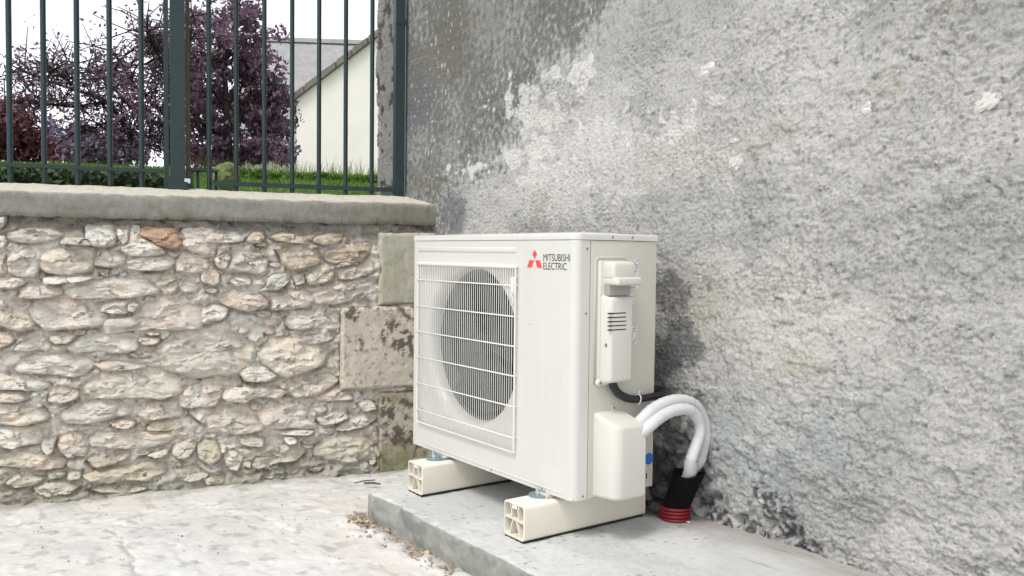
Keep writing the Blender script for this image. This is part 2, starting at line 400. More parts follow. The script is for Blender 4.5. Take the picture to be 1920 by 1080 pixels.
# where the darker smooth coat survives: upper left
bx, bz = zip(*[to_xz(u, v) for u, v in ((1180, -60), (1060, 40), (1000, 150), (930, 260), (850, 350), (815, 430), (790, 600))])
bz = np.array(bz); bx = np.array(bx); o_ = np.argsort(bz); edge = np.interp(Z, bz[o_], bx[o_])
coat = sst(0.30, -0.12, X - edge + 0.22 * fbm(X * 4, Z * 3, 4, 101))
coat2 = sst(0.45, -0.35, X - edge + 0.25 * fbm(X * 3, Z * 2.4, 3, 131))
endw = sst(-1.90, -1.96, X + 0.02 * fbm(X * 4, Z * 9, 3, 99)); coat = coat * (1 - endw)
spk = fbm(X * 42, Z * 34, 3, 103)
coat = sst(0.15, 0.85, coat + 0.45 * spk) * (1 - endw); coat2 = sst(0.1, 0.9, coat2 + 0.4 * spk)
rough = 1.0 - 0.4 * coat
right = sst(-0.7, 0.6, X)
h = 0.012 * fbm(X * 2.1, Z * 2.1, 2, 1) + 0.0022 * fbm(X * 9, Z * 11, 2, 4) * rough
lump = 0.7 * np.abs(pn(X * 62, Z * 68, 7)) + 0.8 * np.abs(pn(X * 100 + 3, Z * 108, 8)) + 0.4 * pn(X * 170, Z * 170, 9)
h += 0.0070 * (lump - 0.4) * rough * (0.75 + 0.5 * sst(-0.3, 0.3, fbm(X * 3, Z * 3, 3, 41)))
str_ = fbm(X * 20 + 0.6 * fbm(X * 5, Z * 5, 2, 14), Z * 52 + X * 9, 4, 15)
h += 0.0010 * str_ * right * rough
fx_, fz_ = X + 0.02 * fbm(X * 20, Z * 20, 3, 26), Z + 0.02 * fbm(X * 20 + 5, Z * 20, 3, 27)
h += 0.006 * facet(fx_ * 9, fz_ * 13, 28) * sst(0.0, 0.35, fbm(X * 2.6, Z * 2.6, 3, 29)) * sst(-0.6, 0.2, X)
t1 = fbm(X * 4.5 + 2, Z * 6.5, 5, 18); t2 = fbm(X * 7 + 8, Z * 10, 5, 19)
ledge = sst(-0.03, 0.03, t1) * 0.0016 + sst(0.10, 0.14, t2) * 0.0016
ledge = ledge + 0.005 * sst(0.0, 0.06, fbm(X * 5 + 0.5 * spk * 0.2, Z * 9 + X * 2, 5, 43, 0.6)) * sst(0.9, 0.2, Z) + 0.0045 * sst(0.05, 0.09, fbm(X * 8 + 3, Z * 13 - X * 2, 5, 44, 0.6)) * sst(-0.2, 0.5, X)
h += ledge * sst(-1.2, 0.2, X)
# flaked hollows
h -= 0.003 * sst(0.36, 0.44, fbm(X * 8 - 3, Z * 9, 4, 24)) * rough
def wcrack(px, wdt, dep, wob=0.03, seed=1):
    pts = [to_xz(u, v) for u, v in px]
    d = polydist(X + wob * fbm(X * 18, Z * 18, 3, seed), Z + wob * fbm(X * 18 + 7, Z * 18, 3, seed + 5), pts)
    return -0.9 * dep * sst(wdt * 0.8, wdt * 0.1, d + 0.004 * pn(X * 60, Z * 60, seed + 9)) * sst(-0.35, 0.05, fbm(X * 14, Z * 14, 2, seed + 11))
CR = [([(1455, 560), (1490, 565), (1520, 548), (1545, 512), (1572, 508)], 0.007, 0.014), ([(1795, 620), (1840, 632), (1870, 622)], 0.005, 0.010),
      ([(1680, 600), (1705, 612)], 0.006, 0.01), ([(1710, 105), (1735, 120), (1780, 108)], 0.008, 0.012), ([(1675, 395), (1700, 390), (1715, 397)], 0.008, 0.013),
      ([(1550, 775), (1590, 776)], 0.004, 0.010), ([(1590, 830), (1598, 870), (1585, 890)], 0.004, 0.008), ([(1050, 285), (1047, 312), (1043, 325)], 0.004, 0.008),
      ([(1050, 362), (1070, 354)], 0.003, 0.007), ([(1225, 118), (1262, 106)], 0.004, 0.008), ([(1305, 318), (1325, 306)], 0.004, 0.008), ([(1463, 220), (1485, 222)], 0.006, 0.01),
      ([(1330, 830), (1420, 880), (1450, 895)], 0.006, 0.012), ([(1885, 240), (1900, 258)], 0.008, 0.01), ([(1840, 330), (1880, 370)], 0.008, 0.01)]
for k, (pp, a, b_) in enumerate(CR): h += wcrack(pp, a, b_, seed=200 + 7 * k)
# plaster pulled back at the foot
foot = blobs([(1310, 900, 40, 90), (1420, 985, 70, 25), (1490, 1015, 50, 40), (1250, 880, 60, 60)], 0.5, 12, 31)
h -= 0.020 * foot * (0.6 + 0.9 * fbm(X * 18, Z * 18, 3, 77))
c = np.empty(X.shape + (3,)); c[:] = (0.50, 0.493, 0.475)
c = lerp(c, (0.58, 0.57, 0.545), 0.8 * sst(-0.2, 0.5, fbm(X * 1.6, Z * 1.9, 5, 140) + 0.25 * spk))
c = lerp(c, (0.40, 0.397, 0.39), 0.7 * sst(-0.1, 0.5, fbm(X * 2.4 + 7, Z * 2.8, 5, 141) + 0.22 * spk))
c = lerp(c, (0.60, 0.585, 0.545), 0.75 * blobs([(1480, 600, 190, 150), (1360, 560, 110, 120), (1250, 300, 120, 60)], 0.3, 5, 150, 0.2, 0.8))
c = lerp(c, (0.30, 0.305, 0.31), 0.8 * coat2)
c = lerp(c, (0.125, 0.123, 0.105), 0.75 * coat * sst(-0.5, 0.5, 0.25 + 0.6 * fbm(X * 3, Z * 2.0, 4, 160) + 0.6 * spk))
c = lerp(c, (0.17, 0.16, 0.125), 0.4 * blobs([(840, 90, 70, 90), (900, 30, 60, 60), (800, 330, 40, 40)], 0.4, 8, 170, 0.3, 0.8))
c = lerp(c, (0.15, 0.16, 0.175), 0.7 * blobs([(785, 200, 26, 55), (850, 400, 30, 45)], 0.3, 9, 171))
c = lerp(c, (0.70, 0.69, 0.66), 0.9 * blobs([(982, 195, 34, 42), (968, 290, 30, 20), (1012, 285, 36, 48), (1030, 230, 40, 30), (1265, 238, 38, 30), (1335, 190, 26, 14),
                                            (880, 318, 34, 12), (1120, 265, 60, 40), (1060, 320, 50, 25), (1090, 140, 26, 26), (1035, 140, 20, 18), (1000, 340, 30, 20)], 0.75, 16, 180, 0.42, 0.58))
c = lerp(c, (0.63, 0.62, 0.60), 0.8 * blobs([(1130, 300, 130, 110), (1050, 370, 110, 60)], 0.6, 20, 184, 0.55, 0.75))
c = lerp(c, (0.48, 0.44, 0.36), 0.4 * blobs([(1450, 255, 55, 28), (1425, 275, 40, 22), (1015, 385, 20, 40), (1670, 160, 40, 26), (1790, 8, 40, 22), (1500, 690, 60, 30), (1310, 560, 40, 60)], 0.5, 12, 190))
c = lerp(c, (0.40, 0.43, 0.425), 0.7 * blobs([(1440, 870, 110, 70), (1560, 840, 60, 60), (1370, 800, 60, 80)], 0.4, 8, 200, 0.3, 0.75))
c = lerp(c, (0.62, 0.62, 0.61), 0.8 * blobs([(1447, 845, 18, 14), (1600, 740, 20, 12)], 0.25, 20, 201))
damp_shadow = blobs([(1262, 560, 42, 62), (1270, 650, 48, 90), (1262, 800, 60, 110), (1250, 880, 70, 90), (1320, 900, 26, 70)], 0.55, 10, 210, 0.28, 0.75)  # damp stain plus the unit's shadow, both painted into the wall colour
c = lerp(c, (0.10, 0.103, 0.112), 0.72 * sst(0.0, 1.1, damp_shadow + 0.55 * spk))
c = lerp(c, (0.30, 0.30, 0.30), 0.6 * damp_shadow * sst(0.08, 0.3, fbm(X * 40, Z * 40, 3, 215)))
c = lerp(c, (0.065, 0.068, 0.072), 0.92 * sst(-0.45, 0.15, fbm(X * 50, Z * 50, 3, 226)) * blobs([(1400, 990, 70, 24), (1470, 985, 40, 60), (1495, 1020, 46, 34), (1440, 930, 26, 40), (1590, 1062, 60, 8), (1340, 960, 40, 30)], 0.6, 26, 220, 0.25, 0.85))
# pale flecks shed down the smooth coat
c = lerp(c, (0.33, 0.325, 0.31), 0.8 * endw); c = lerp(c, (0.07, 0.065, 0.06), 0.8 * endw * sst(0.2, 0.4, fbm(X * 14, Z * 9, 4, 233)))
h -= 0.010 * endw * sst(0.2, 0.4, fbm(X * 14, Z * 9, 4, 233))
flk = sst(0.47, 0.60, 0.8 * pn(X * 80, Z * 44, 230) + 0.35 * pn(X * 40, Z * 30, 234) + 0.15 * pn(X * 8, Z * 8, 231)) * sst(0.05, 0.5, coat) * sst(-0.15, 0.25, fbm(X * 3.5, Z * 3, 3, 232) + 0.05)
c = lerp(c, (0.66, 0.65, 0.60), 0.9 * flk); h += 0.0012 * flk
c = lerp(c, (0.11, 0.11, 0.108), 0.16 * sst(0.30, 0.55, fbm(X * 60, Z * 70, 3, 240)) * (1 - 0.7 * coat))
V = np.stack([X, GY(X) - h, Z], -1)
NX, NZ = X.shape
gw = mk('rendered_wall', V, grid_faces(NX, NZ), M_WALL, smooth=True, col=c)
tag(gw, 'tall old wall of rough grey cement render behind the outdoor unit', 'wall')
bk = MB().box((-2.135, 0.56, -0.2), (3.6, 0.95, 3.4)).box((-2.145, 0.462, -0.2), (-2.12, 0.558, 3.4))
core = bk.build('wall_core', plain('grey_render_plain', (0.36, 0.355, 0.345), 0.95, var=0.25, vscale=8, bmp=0.8, bscale=25, bdist=0.02), gw)
for k, (u, v, ru, rv) in enumerate([(1326, 131, 20, 12), (1383, 306, 15, 13), (1629, 203, 8, 11), (1852, 190, 20, 12), (1378, 264, 9, 5)]):
    x0, z0 = to_xz(u, v); sc = 2.5 / FPX
    me = rock_mesh('embedded_chip', ru * sc * 1.2, 0.005, rv * sc, 30 + k, M_LIME, 3, 0.8)
    i_, j_ = np.searchsorted(wx, x0), np.searchsorted(wz, z0); o = link('embedded_chip', me, gw, (x0, float(GY(x0)) - float(h[i_ - 3:i_ + 3, j_ - 3:j_ + 3].mean()) - 0.0005, z0)); o.rotation_euler = (0, random.uniform(-0.5, 0.5), 0)

# ---- stone wall
STONES5 = [
 [(0,85),(45,80),(40,140),(20,175),(0,190)], [(50,205),(180,185),(330,180),(430,205),(440,240),(360,275),(200,290),(80,270)],
 [(-40,215),(45,235),(55,290),(30,330),(-40,330)], [(-60,340),(60,345),(45,420),(50,500),(-60,515)],
 [(70,320),(190,290),(285,330),(285,420),(265,520),(150,530),(60,490),(62,400)], [(300,340),(480,310),(660,330),(680,400),(640,490),(500,515),(360,505),(290,430)],
 [(440,255),(620,250),(660,310),(500,303),(440,296)], [(620,170),(800,165),(835,230),(830,290),(750,315),(670,310),(630,260)],
 [(840,185),(930,190),(925,270),(890,305),(855,250)], [(950,180),(1010,170),(1010,240),(1130,300),(1200,360),(1050,385),(920,370),(870,330),(930,290)],
 [(1020,190),(1180,175),(1280,195),(1290,250),(1310,300),(1260,330),(1150,310),(1080,260),(1020,235)], [(690,400),(760,345),(890,370),(900,440),(800,465),(690,450)],
 [(920,420),(1050,380),(1240,385),(1270,430),(1200,480),(1050,490),(930,480)], [(1280,420),(1330,350),(1500,400),(1510,480),(1420,510),(1280,490)],
 [(1330,190),(1540,190),(1580,240),(1543,380),(1420,360),(1320,300)], [(-40,535),(190,540),(170,590),(80,620),(-40,615)],
 [(150,620),(220,570),(360,570),(440,620),(430,670),(250,695),(140,680)], [(470,640),(620,570),(780,540),(960,530),(1060,570),(1130,640),(1000,680),(800,690),(640,690),(500,680)],
 [(1150,560),(1230,500),(1285,560),(1280,630),(1200,660),(1130,600)], [(1290,580),(1400,555),(1460,590),(1420,630),(1350,650),(1310,630)],
 [(-40,690),(110,685),(170,740),(190,800),(250,880),(150,930),(40,890),(-40,870)], [(220,770),(300,710),(520,690),(700,700),(720,790),(765,830),(720,880),(560,900),(340,915),(290,870),(240,830)],
 [(735,740),(830,710),(920,750),(910,800),(800,800),(730,785)], [(920,720),(980,705),(1010,740),(960,790),(925,775)],
 [(790,840),(960,830),(1040,740),(1180,680),(1400,700),(1430,800),(1420,910),(1280,920),(1100,910),(900,930),(790,940),(765,890)], [(1450,860),(1480,770),(1543,740),(1600,760),(1590,850),(1490,875)],
 [(-60,925),(90,935),(120,980),(60,1030),(-60,1060)], [(100,1060),(160,990),(300,940),(340,990),(300,1050),(180,1075)],
 [(350,960),(480,930),(560,950),(500,1010),(400,1020)], [(1000,970),(1160,980),(1130,1020),(1040,1030),(1000,1000)],
 [(310,545),(470,520),(540,560),(420,590),(330,590)], [(480,545),(600,520),(690,540),(620,565),(520,580)]]
STONES7 = [
 [(100,180),(200,90),(330,85),(430,85),(560,100),(610,130),(600,205),(490,240),(420,220),(300,215),(130,205)], [(630,150),(720,130),(900,140),(990,165),(900,185),(720,200)],
 [(610,260),(720,210),(880,180),(1060,190),(1190,260),(1205,350),(1080,385),(960,370),(800,380),(650,375),(570,330)], [(-40,210),(150,230),(320,270),(340,295),(250,335),(130,320),(-40,330)],
 [(325,380),(350,300),(440,290),(520,330),(520,380),(420,415),(340,405)], [(-40,345),(150,340),(200,375),(120,410),(-40,405)],
 [(-60,430),(160,420),(290,440),(320,520),(200,550),(110,560),(-60,540)], [(415,480),(520,420),(700,390),(880,400),(890,480),(700,530),(560,550),(460,545)],
 [(935,430),(1060,405),(1200,440),(1245,490),(1130,515),(1000,525),(930,490)], [(1215,370),(1280,300),(1440,260),(1440,420),(1280,450),(1220,430)],
 [(1280,480),(1370,445),(1440,440),(1440,560),(1360,545)], [(750,550),(860,520),(920,545),(880,580),(770,578)], [(990,600),(1030,545),(1200,535),(1240,570),(1150,603)],
 [(610,660),(690,605),(850,605),(1100,620),(1180,640),(1090,690),(950,720),(780,720),(620,700)], [(-60,575),(250,580),(290,640),(250,690),(160,700),(90,720),(-60,690)],
 [(290,660),(400,630),(370,680),(360,740),(320,755),(285,720)], [(410,600),(560,620),(600,700),(560,770),(460,780),(390,720)], [(590,800),(640,755),(900,740),(860,790),(750,830),(650,850)],
 [(990,768),(1120,725),(1145,740),(1120,768),(1060,778)], [(1170,700),(1300,640),(1330,700),(1260,790),(1170,770)], [(580,880),(700,870),(900,830),(1000,800),(1120,830),(1100,880),(1000,930),(850,940),(700,950),(600,930)],
 [(40,950),(120,880),(220,880),(300,920),(230,970),(100,985)], [(460,890),(560,850),(545,920),(460,930)], [(-40,760),(130,735),(300,775),(420,800),(400,850),(250,860),(90,840),(-40,830)],
 [(310,940),(430,935),(540,960),(500,1010),(330,1040),(220,1000)], [(600,980),(760,965),(950,965),(1000,985),(900,1010),(650,1010)], [(1140,850),(1300,830),(1420,880),(1330,940),(1160,930)]]
STONES6 = [
 [(30,150),(120,140),(260,140),(325,185),(300,220),(150,230),(30,225)], [(340,215),(385,145),(470,140),(490,190),(440,230),(370,230)], [(520,180),(620,150),(740,160),(840,210),(830,240),(680,230),(580,210)],
 [(860,220),(880,180),(1010,155),(1090,160),(1090,200),(1040,235),(960,250)], [(190,440),(240,330),(230,270),(290,240),(390,260),(420,320),(490,350),(500,420),(460,480),(360,450),(250,450)],
 [(90,350),(190,280),(225,340),(180,430),(120,420)], [(590,280),(730,260),(890,270),(920,300),(900,390),(780,430),(700,440),(640,390)], [(970,350),(960,290),(1080,250),(1280,220),(1310,270),(1270,330),(1220,370),(1120,385),(1020,385)],
 [(1070,470),(1160,410),(1330,390),(1350,440),(1270,480),(1160,515),(1090,505)], [(810,490),(870,430),(970,390),(1020,450),(1010,520),(900,550),(820,545)], [(490,500),(570,460),(680,450),(690,490),(640,560),(580,590),(440,605),(500,560)],
 [(200,520),(270,495),(380,500),(370,550),(270,570)], [(-10,400),(70,390),(130,470),(130,540),(90,560),(-10,530)], [(860,640),(960,570),(1090,540),(1200,530),(1340,540),(1230,620),(1130,690),(970,710),(900,690)],
 [(540,640),(660,590),(780,580),(850,630),(870,680),(820,720),(700,740),(560,750)], [(130,630),(250,600),(430,615),(500,660),(490,720),(370,760),(250,740),(150,690)], [(0,730),(80,700),(190,740),(200,780),(140,830),(60,830),(0,850)],
 [(670,800),(760,750),(860,760),(920,705),(1050,790),(1060,870),(1030,910),(880,890),(720,900),(680,870)], [(740,990),(830,935),(960,920),(1030,960),(960,1000),(870,1020),(790,1010)],
 [(1130,330),(1230,395),(1130,405),(1040,420),(1060,395)], [(700,480),(790,470),(800,540),(730,560)]]
STONES8 = [
 [(370,80),(420,30),(480,-30),(620,-20),(760,-10),(840,30),(800,150),(700,190),(590,235),(530,220),(430,150)], [(250,200),(340,120),(430,180),(500,235),(400,275),(290,260)],
 [(0,260),(100,250),(140,300),(130,370),(80,430),(0,440)], [(140,370),(170,290),(330,310),(470,290),(560,340),(500,380),(370,370),(290,410),(170,400)], [(590,270),(700,225),(850,220),(920,260),(850,320),(760,350),(650,375),(590,340)],
 [(780,370),(900,310),(1010,340),(1000,390),(880,400),(790,395)], [(10,500),(120,430),(300,430),(350,500),(395,590),(300,615),(150,615),(50,570)], [(400,480),(480,400),(640,400),(750,390),(720,470),(690,520),(770,570),(720,590),(600,580),(500,590),(420,560)],
 [(780,520),(860,480),(960,450),(980,520),(870,560),(800,560)], [(900,595),(980,535),(1130,480),(1180,520),(1080,580),(950,600)], [(500,615),(610,595),(760,598),(720,625),(550,628)],
 [(780,720),(840,640),(1000,620),(1110,620),(1140,690),(1110,770),(1040,805),(960,810),(880,795),(775,765)], [(330,790),(420,750),(520,700),(640,700),(690,745),(620,800),(480,815),(380,860),(340,840)],
 [(130,760),(200,720),(280,770),(260,820),(230,870),(170,850)], [(288,790),(325,800),(320,845),(283,835)], [(1120,760),(1170,740),(1170,820),(1125,830)], [(240,650),(330,620),(410,660),(400,710),(280,700)],
 [(540,640),(630,640),(640,680),(570,690)], [(0,900),(100,860),(150,900),(140,950),(30,965)], [(-35,690),(10,660),(90,665),(130,770),(60,830),(-30,780)], [(1040,400),(1150,390),(1170,450),(1080,470)]]
POLY = []
for lst, (ox, oy, k) in ((STONES5, (0, 380, 3.857)), (STONES7, (0, 640, 3.6)), (STONES6, (380, 400, 4.155)), (STONES8, (380, 640, 3.6))):
    for pl in lst: POLY.append([(ox + a / k, oy + b / k) for a, b in pl])
POLY.append([(130, 650), (156, 630), (197, 621), (254, 626), (254, 640), (252, 657), (222, 662), (178, 657), (144, 662)])
POLY.append([(297, 660), (330, 628), (380, 615), (440, 625), (472, 650), (470, 680), (440, 698), (390, 704), (340, 699), (310, 685)])
ORANGE = 10
SZ = []
for pl in POLY:
    q_ = np.array([to_sz(u, v, -0.02) for u, v in pl]); c_ = q_.mean(0); SZ.append(c_ + (q_ - c_) * 1.12)
def inpoly(px_, py_, poly):
    ins = np.zeros(px_.shape, bool); n_ = len(poly)
    for i in range(n_):
        (x0, y0), (x1, y1) = poly[i], poly[(i + 1) % n_]
        if y0 == y1: continue
        ins ^= ((y0 > py_) != (y1 > py_)) & (px_ < (x1 - x0) * (py_ - y0) / (y1 - y0) + x0)
    return ins
# small stones packed into the gaps between the large ones
fs, fz = np.meshgrid(np.arange(-1.83, -0.01, 0.008), np.arange(-0.14, 0.925, 0.008), indexing='ij')
free = np.ones(fs.shape, bool)
for q_ in SZ: free &= ~inpoly(fs, fz, q_)
for (s_a, s_b, z_a, z_b) in ((-0.34, 0.1, 0.60, 1.0), (-0.50, 0.1, 0.24, 0.635), (-0.34, 0.1, -0.2, 0.25)): free &= ~((fs > s_a) & (fs < s_b) & (fz > z_a) & (fz < z_b))
FILL = []
rf_ = random.Random(3); cand = [(fs[i, j], fz[i, j]) for i, j in zip(*np.where(free))]; rf_.shuffle(cand)
for (a_, b_) in cand:
    if len(FILL) > 40: break
    rx_ = rf_.uniform(0.026, 0.055); rz_ = rx_ * rf_.uniform(0.38, 0.6)
    n_ = rf_.choice([5, 6, 7]); q_ = np.array([(a_ + rx_ * math.cos(t) * rf_.uniform(0.8, 1.1), b_ + rz_ * math.sin(t) * rf_.uniform(0.8, 1.1)) for t in np.linspace(0, 2 * math.pi, n_, endpoint=False) + rf_.uniform(0, 1)])
    m_ = inpoly(fs, fz, q_)
    if m_.sum() > 6 and free[m_].mean() > 0.86: FILL.append(q_); free &= ~inpoly(fs, fz, np.array((a_, b_)) + (q_ - np.array((a_, b_))) * 1.1)
sw = thing('stone_wall', SQ(-0.9, 0, -0.16), 'low rubble stone wall with concrete coping, left of the outdoor unit', 'wall')
ss = axis_pts([(-3.6, -2.7, 0.03), (-2.7, -1.82, 0.010), (-1.82, 0.02, 0.0065)]); zs = axis_pts([(-0.26, -0.2, 0.03), (-0.2, 1.0, 0.0065)])
Sg, Zg = np.meshgrid(ss, zs, indexing='ij')
mh = 0.006 + 0.012 * fbm(Sg * 5, Zg * 7, 4, 300) + 0.007 * fbm(Sg * 16, Zg * 34, 4, 301) + 0.004 * np.abs(fbm(Sg * 50, Zg * 60, 2, 302))
mh += 0.012 * sst(0.05, 0.10, fbm(Sg * 9, Zg * 17, 4, 303))
mh -= 0.035 * sst(0.90, 0.97, Zg + 0.02 * fbm(Sg * 8, Zg * 8, 3, 304))          # mortar raked back below the coping
mh += 0.03 * sst(-0.06, -0.17, Zg + 0.04 * fbm(Sg * 5, Zg * 5, 3, 305))            # spread footing
rec = np.zeros(Sg.shape)
for q_ in SZ + FILL:
    c_ = q_.mean(0); Q_ = c_ + (q_ - c_) * 1.06 - np.array((0, 0.010))
    i0, i1 = np.searchsorted(ss, (Q_[:, 0].min(), Q_[:, 0].max())); j0, j1 = np.searchsorted(zs, (Q_[:, 1].min(), Q_[:, 1].max()))
    if i1 > i0 and j1 > j0: rec[i0:i1, j0:j1] = np.maximum(rec[i0:i1, j0:j1], inpoly(Sg[i0:i1, j0:j1], Zg[i0:i1, j0:j1], Q_))
mh -= 0.022 * rec * (0.35 + 0.65 * sst(-0.15, 0.25, fbm(Sg * 6, Zg * 8, 3, 320)))
mh += 0.010 * facet(Sg * 16 + 0.4 * fbm(Sg * 20, Zg * 20, 2, 322), Zg * 30 + 0.4 * fbm(Sg * 20 + 4, Zg * 20, 2, 323), 321)
smear = sst(0.03, 0.34, fbm(Sg * 3.6 + 4, Zg * 5.5, 4, 330))                     # mortar smeared over some of the stones
mh += smear * (0.016 + 0.012 * fbm(Sg * 14, Zg * 30, 3, 331))
for (px_, v0_, v1_) in ((712, 436, 572), (639, 576, 731), (711, 737, 893)):      # bed for the corner stones
    s_a, z_b = to_sz(px_, v0_, -0.03); _, z_a = to_sz(px_, v1_, -0.03)
    mh = np.where((Sg > s_a + 0.003) & (Zg > z_a + 0.003) & (Zg < z_b - 0.003), -0.02, mh)
mc = np.empty(Sg.shape + (3,)); mc[:] = (0.64, 0.595, 0.53)
mc = lerp(mc, (0.69, 0.66, 0.605), 0.9 * sst(-0.05, 0.3, fbm(Sg * 3.5, Zg * 4.5, 4, 310)))
mc = lerp(mc, (0.53, 0.455, 0.39), 0.6 * sst(0.05, 0.35, fbm(Sg * 4 + 9, Zg * 6, 4, 311)))
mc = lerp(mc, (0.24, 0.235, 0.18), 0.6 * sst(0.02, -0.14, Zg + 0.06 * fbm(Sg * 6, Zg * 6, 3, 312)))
mc = lerp(mc, (0.15, 0.14, 0.12), 0.65 * sst(0.86, 0.95, Zg + 0.04 * fbm(Sg * 7, Zg * 7, 3, 313)))  # shadow under the coping painted into the mortar colour
mc = lerp(mc, (0.30, 0.27, 0.23), 0.5 * sst(0.3, 0.5, fbm(Sg * 14, Zg * 20, 4, 314)))
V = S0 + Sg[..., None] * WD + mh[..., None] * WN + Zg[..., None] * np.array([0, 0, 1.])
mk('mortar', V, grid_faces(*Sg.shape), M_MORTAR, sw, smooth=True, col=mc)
RT = np.array([0.0, 0.10, 0.2, 0.3, 0.4, 0.5, 0.6, 0.69, 0.77, 0.84, 0.895, 0.935, 0.965, 0.985, 1.0])
PALS = [(0.69, 0.64, 0.565), (0.70, 0.665, 0.60), (0.68, 0.61, 0.545), (0.67, 0.63, 0.565), (0.72, 0.695, 0.64), (0.68, 0.625, 0.54), (0.65, 0.625, 0.57), (0.68, 0.625, 0.565)]
def make_stone(poly_sz, k, hmax, colour, NS=54):
    P = np.array(poly_sz, float)
    for _ in range(2):                                        # round the corners
        Q = np.roll(P, -1, 0); P = np.stack([P * 0.86 + Q * 0.14, P * 0.14 + Q * 0.86], 1).reshape(-1, 2)
    L = np.hypot(*(np.roll(P, -1, 0) - P).T); cum = np.concatenate([[0], np.cumsum(L)]); t = np.linspace(0, cum[-1], NS, endpoint=False)
    PP = np.vstack([P, P[:1]]); O = np.stack([np.interp(t, cum, PP[:, 0]), np.interp(t, cum, PP[:, 1])], 1)
    cen = O.mean(0); size = np.ptp(O, axis=0)
    jit = 1 + 0.05 * pn(t * 28, t * 0 + k * 3.3, 405) + 0.07 * pn(np.cos(t / cum[-1] * 6.283) * 2.5 + k * 1.7, np.sin(t / cum[-1] * 6.283) * 2.5, 400 + k) + 0.03 * pn(t * 60, t * 0 + k, 401)
    O = cen + (O - cen) * jit[:, None] * 1.035
    R = RT[1:, None, None]; pts = cen + (O - cen)[None] * R   # rings
    s_, z_ = pts[..., 0], pts[..., 1]; tt = np.broadcast_to(RT[1:, None], s_.shape)
    rel = (z_ - cen[1]) / max(size[1], 0.02)
    prof = 1 - tt ** (3.0 + 12.0 * sst(0.25, -0.25, rel))
    hh = hmax * prof * (1 - 0.9 * rel) + prof * (0.010 * fbm(s_ * 8 + k, z_ * 14, 3, 410 + k % 7) + 0.006 * fbm(s_ * 16 + k, z_ * 44, 3, 411)
         + 0.021 * facet(s_ * 11 + k + 0.3 * fbm(s_ * 20, z_ * 20, 2, 417), z_ * 21 + 0.3 * fbm(s_ * 20 + 4, z_ * 20, 2, 418), 415) + 0.010 * facet(s_ * 24 - k, z_ * 50, 416))
    hh = np.where(tt >= 0.999, -0.022, hh - 0.006 * tt ** 8)
    h0 = hmax + 0.008 * float(fbm(np.array(cen[0] * 9 + k), np.array(cen[1] * 14), 3, 410 + k % 7))
    s_all = np.concatenate([[cen[0]], s_.ravel()]); z_all = np.concatenate([[cen[1]], z_.ravel()]); h_all = np.concatenate([[h0], hh.ravel()])
    V = S0 + s_all[:, None] * WD + h_all[:, None] * WN + z_all[:, None] * np.array([0, 0, 1.])
    F = [(0, 1 + j, 1 + (j + 1) % NS) for j in range(NS)]
    nr = len(RT) - 1
    for i in range(nr - 1):
        a = 1 + i * NS; b_ = a + NS
        for j in range(NS): F.append((a + j, b_ + j, b_ + (j + 1) % NS, a + (j + 1) % NS))
    o = mk('stone', V, F, M_STONE, sw, smooth=True); o.data.set_sharp_from_angle(angle=math.radians(28))
    o.color = (*colour, 1)
    return o
for k, sz in enumerate(SZ + FILL):
    col_ = np.array(PALS[random.randrange(len(PALS))]) * random.uniform(0.92, 1.08)
    zc = float(sz[:, 1].mean())
    if k == ORANGE: col_ = np.array((0.50, 0.34, 0.24))
    elif sz[0][0] > -0.95 and zc > 0.82: col_ = np.array((0.58, 0.50, 0.40)) * random.uniform(0.9, 1.05)
    elif zc < 0.0: col_ = col_ * np.array((0.90, 0.90, 0.85))
    if k >= len(SZ): make_stone(sz, k, random.uniform(0.014, 0.026), col_ * 0.95, 30)
    else: make_stone(sz, k, random.uniform(0.026, 0.042), col_)
# the wall goes on to the left, out of the picture, in the same rubble
for r_, zrow in enumerate(np.arange(-0.08, 0.9, 0.115)):
    s_ = -1.83 - 0.03 * (r_ % 3)
    while s_ > -2.75:
        wd = random.uniform(0.12, 0.26); hh = random.uniform(0.085, 0.125)
        pl = [(s_ - wd, zrow + random.uniform(0, .03)), (s_ - wd * 0.5, zrow - 0.01), (s_ - 0.015, zrow + random.uniform(0, .03)), (s_, zrow + hh * 0.6), (s_ - wd * 0.3, zrow + hh), (s_ - wd * 0.9, zrow + hh * 0.9)]
        make_stone(pl, 500 + r_ * 20 + int(s_ * 10), random.uniform(0.026, 0.042), np.array(PALS[random.randrange(8)]) * random.uniform(.9, 1.05), 26); s_ -= wd + 0.015
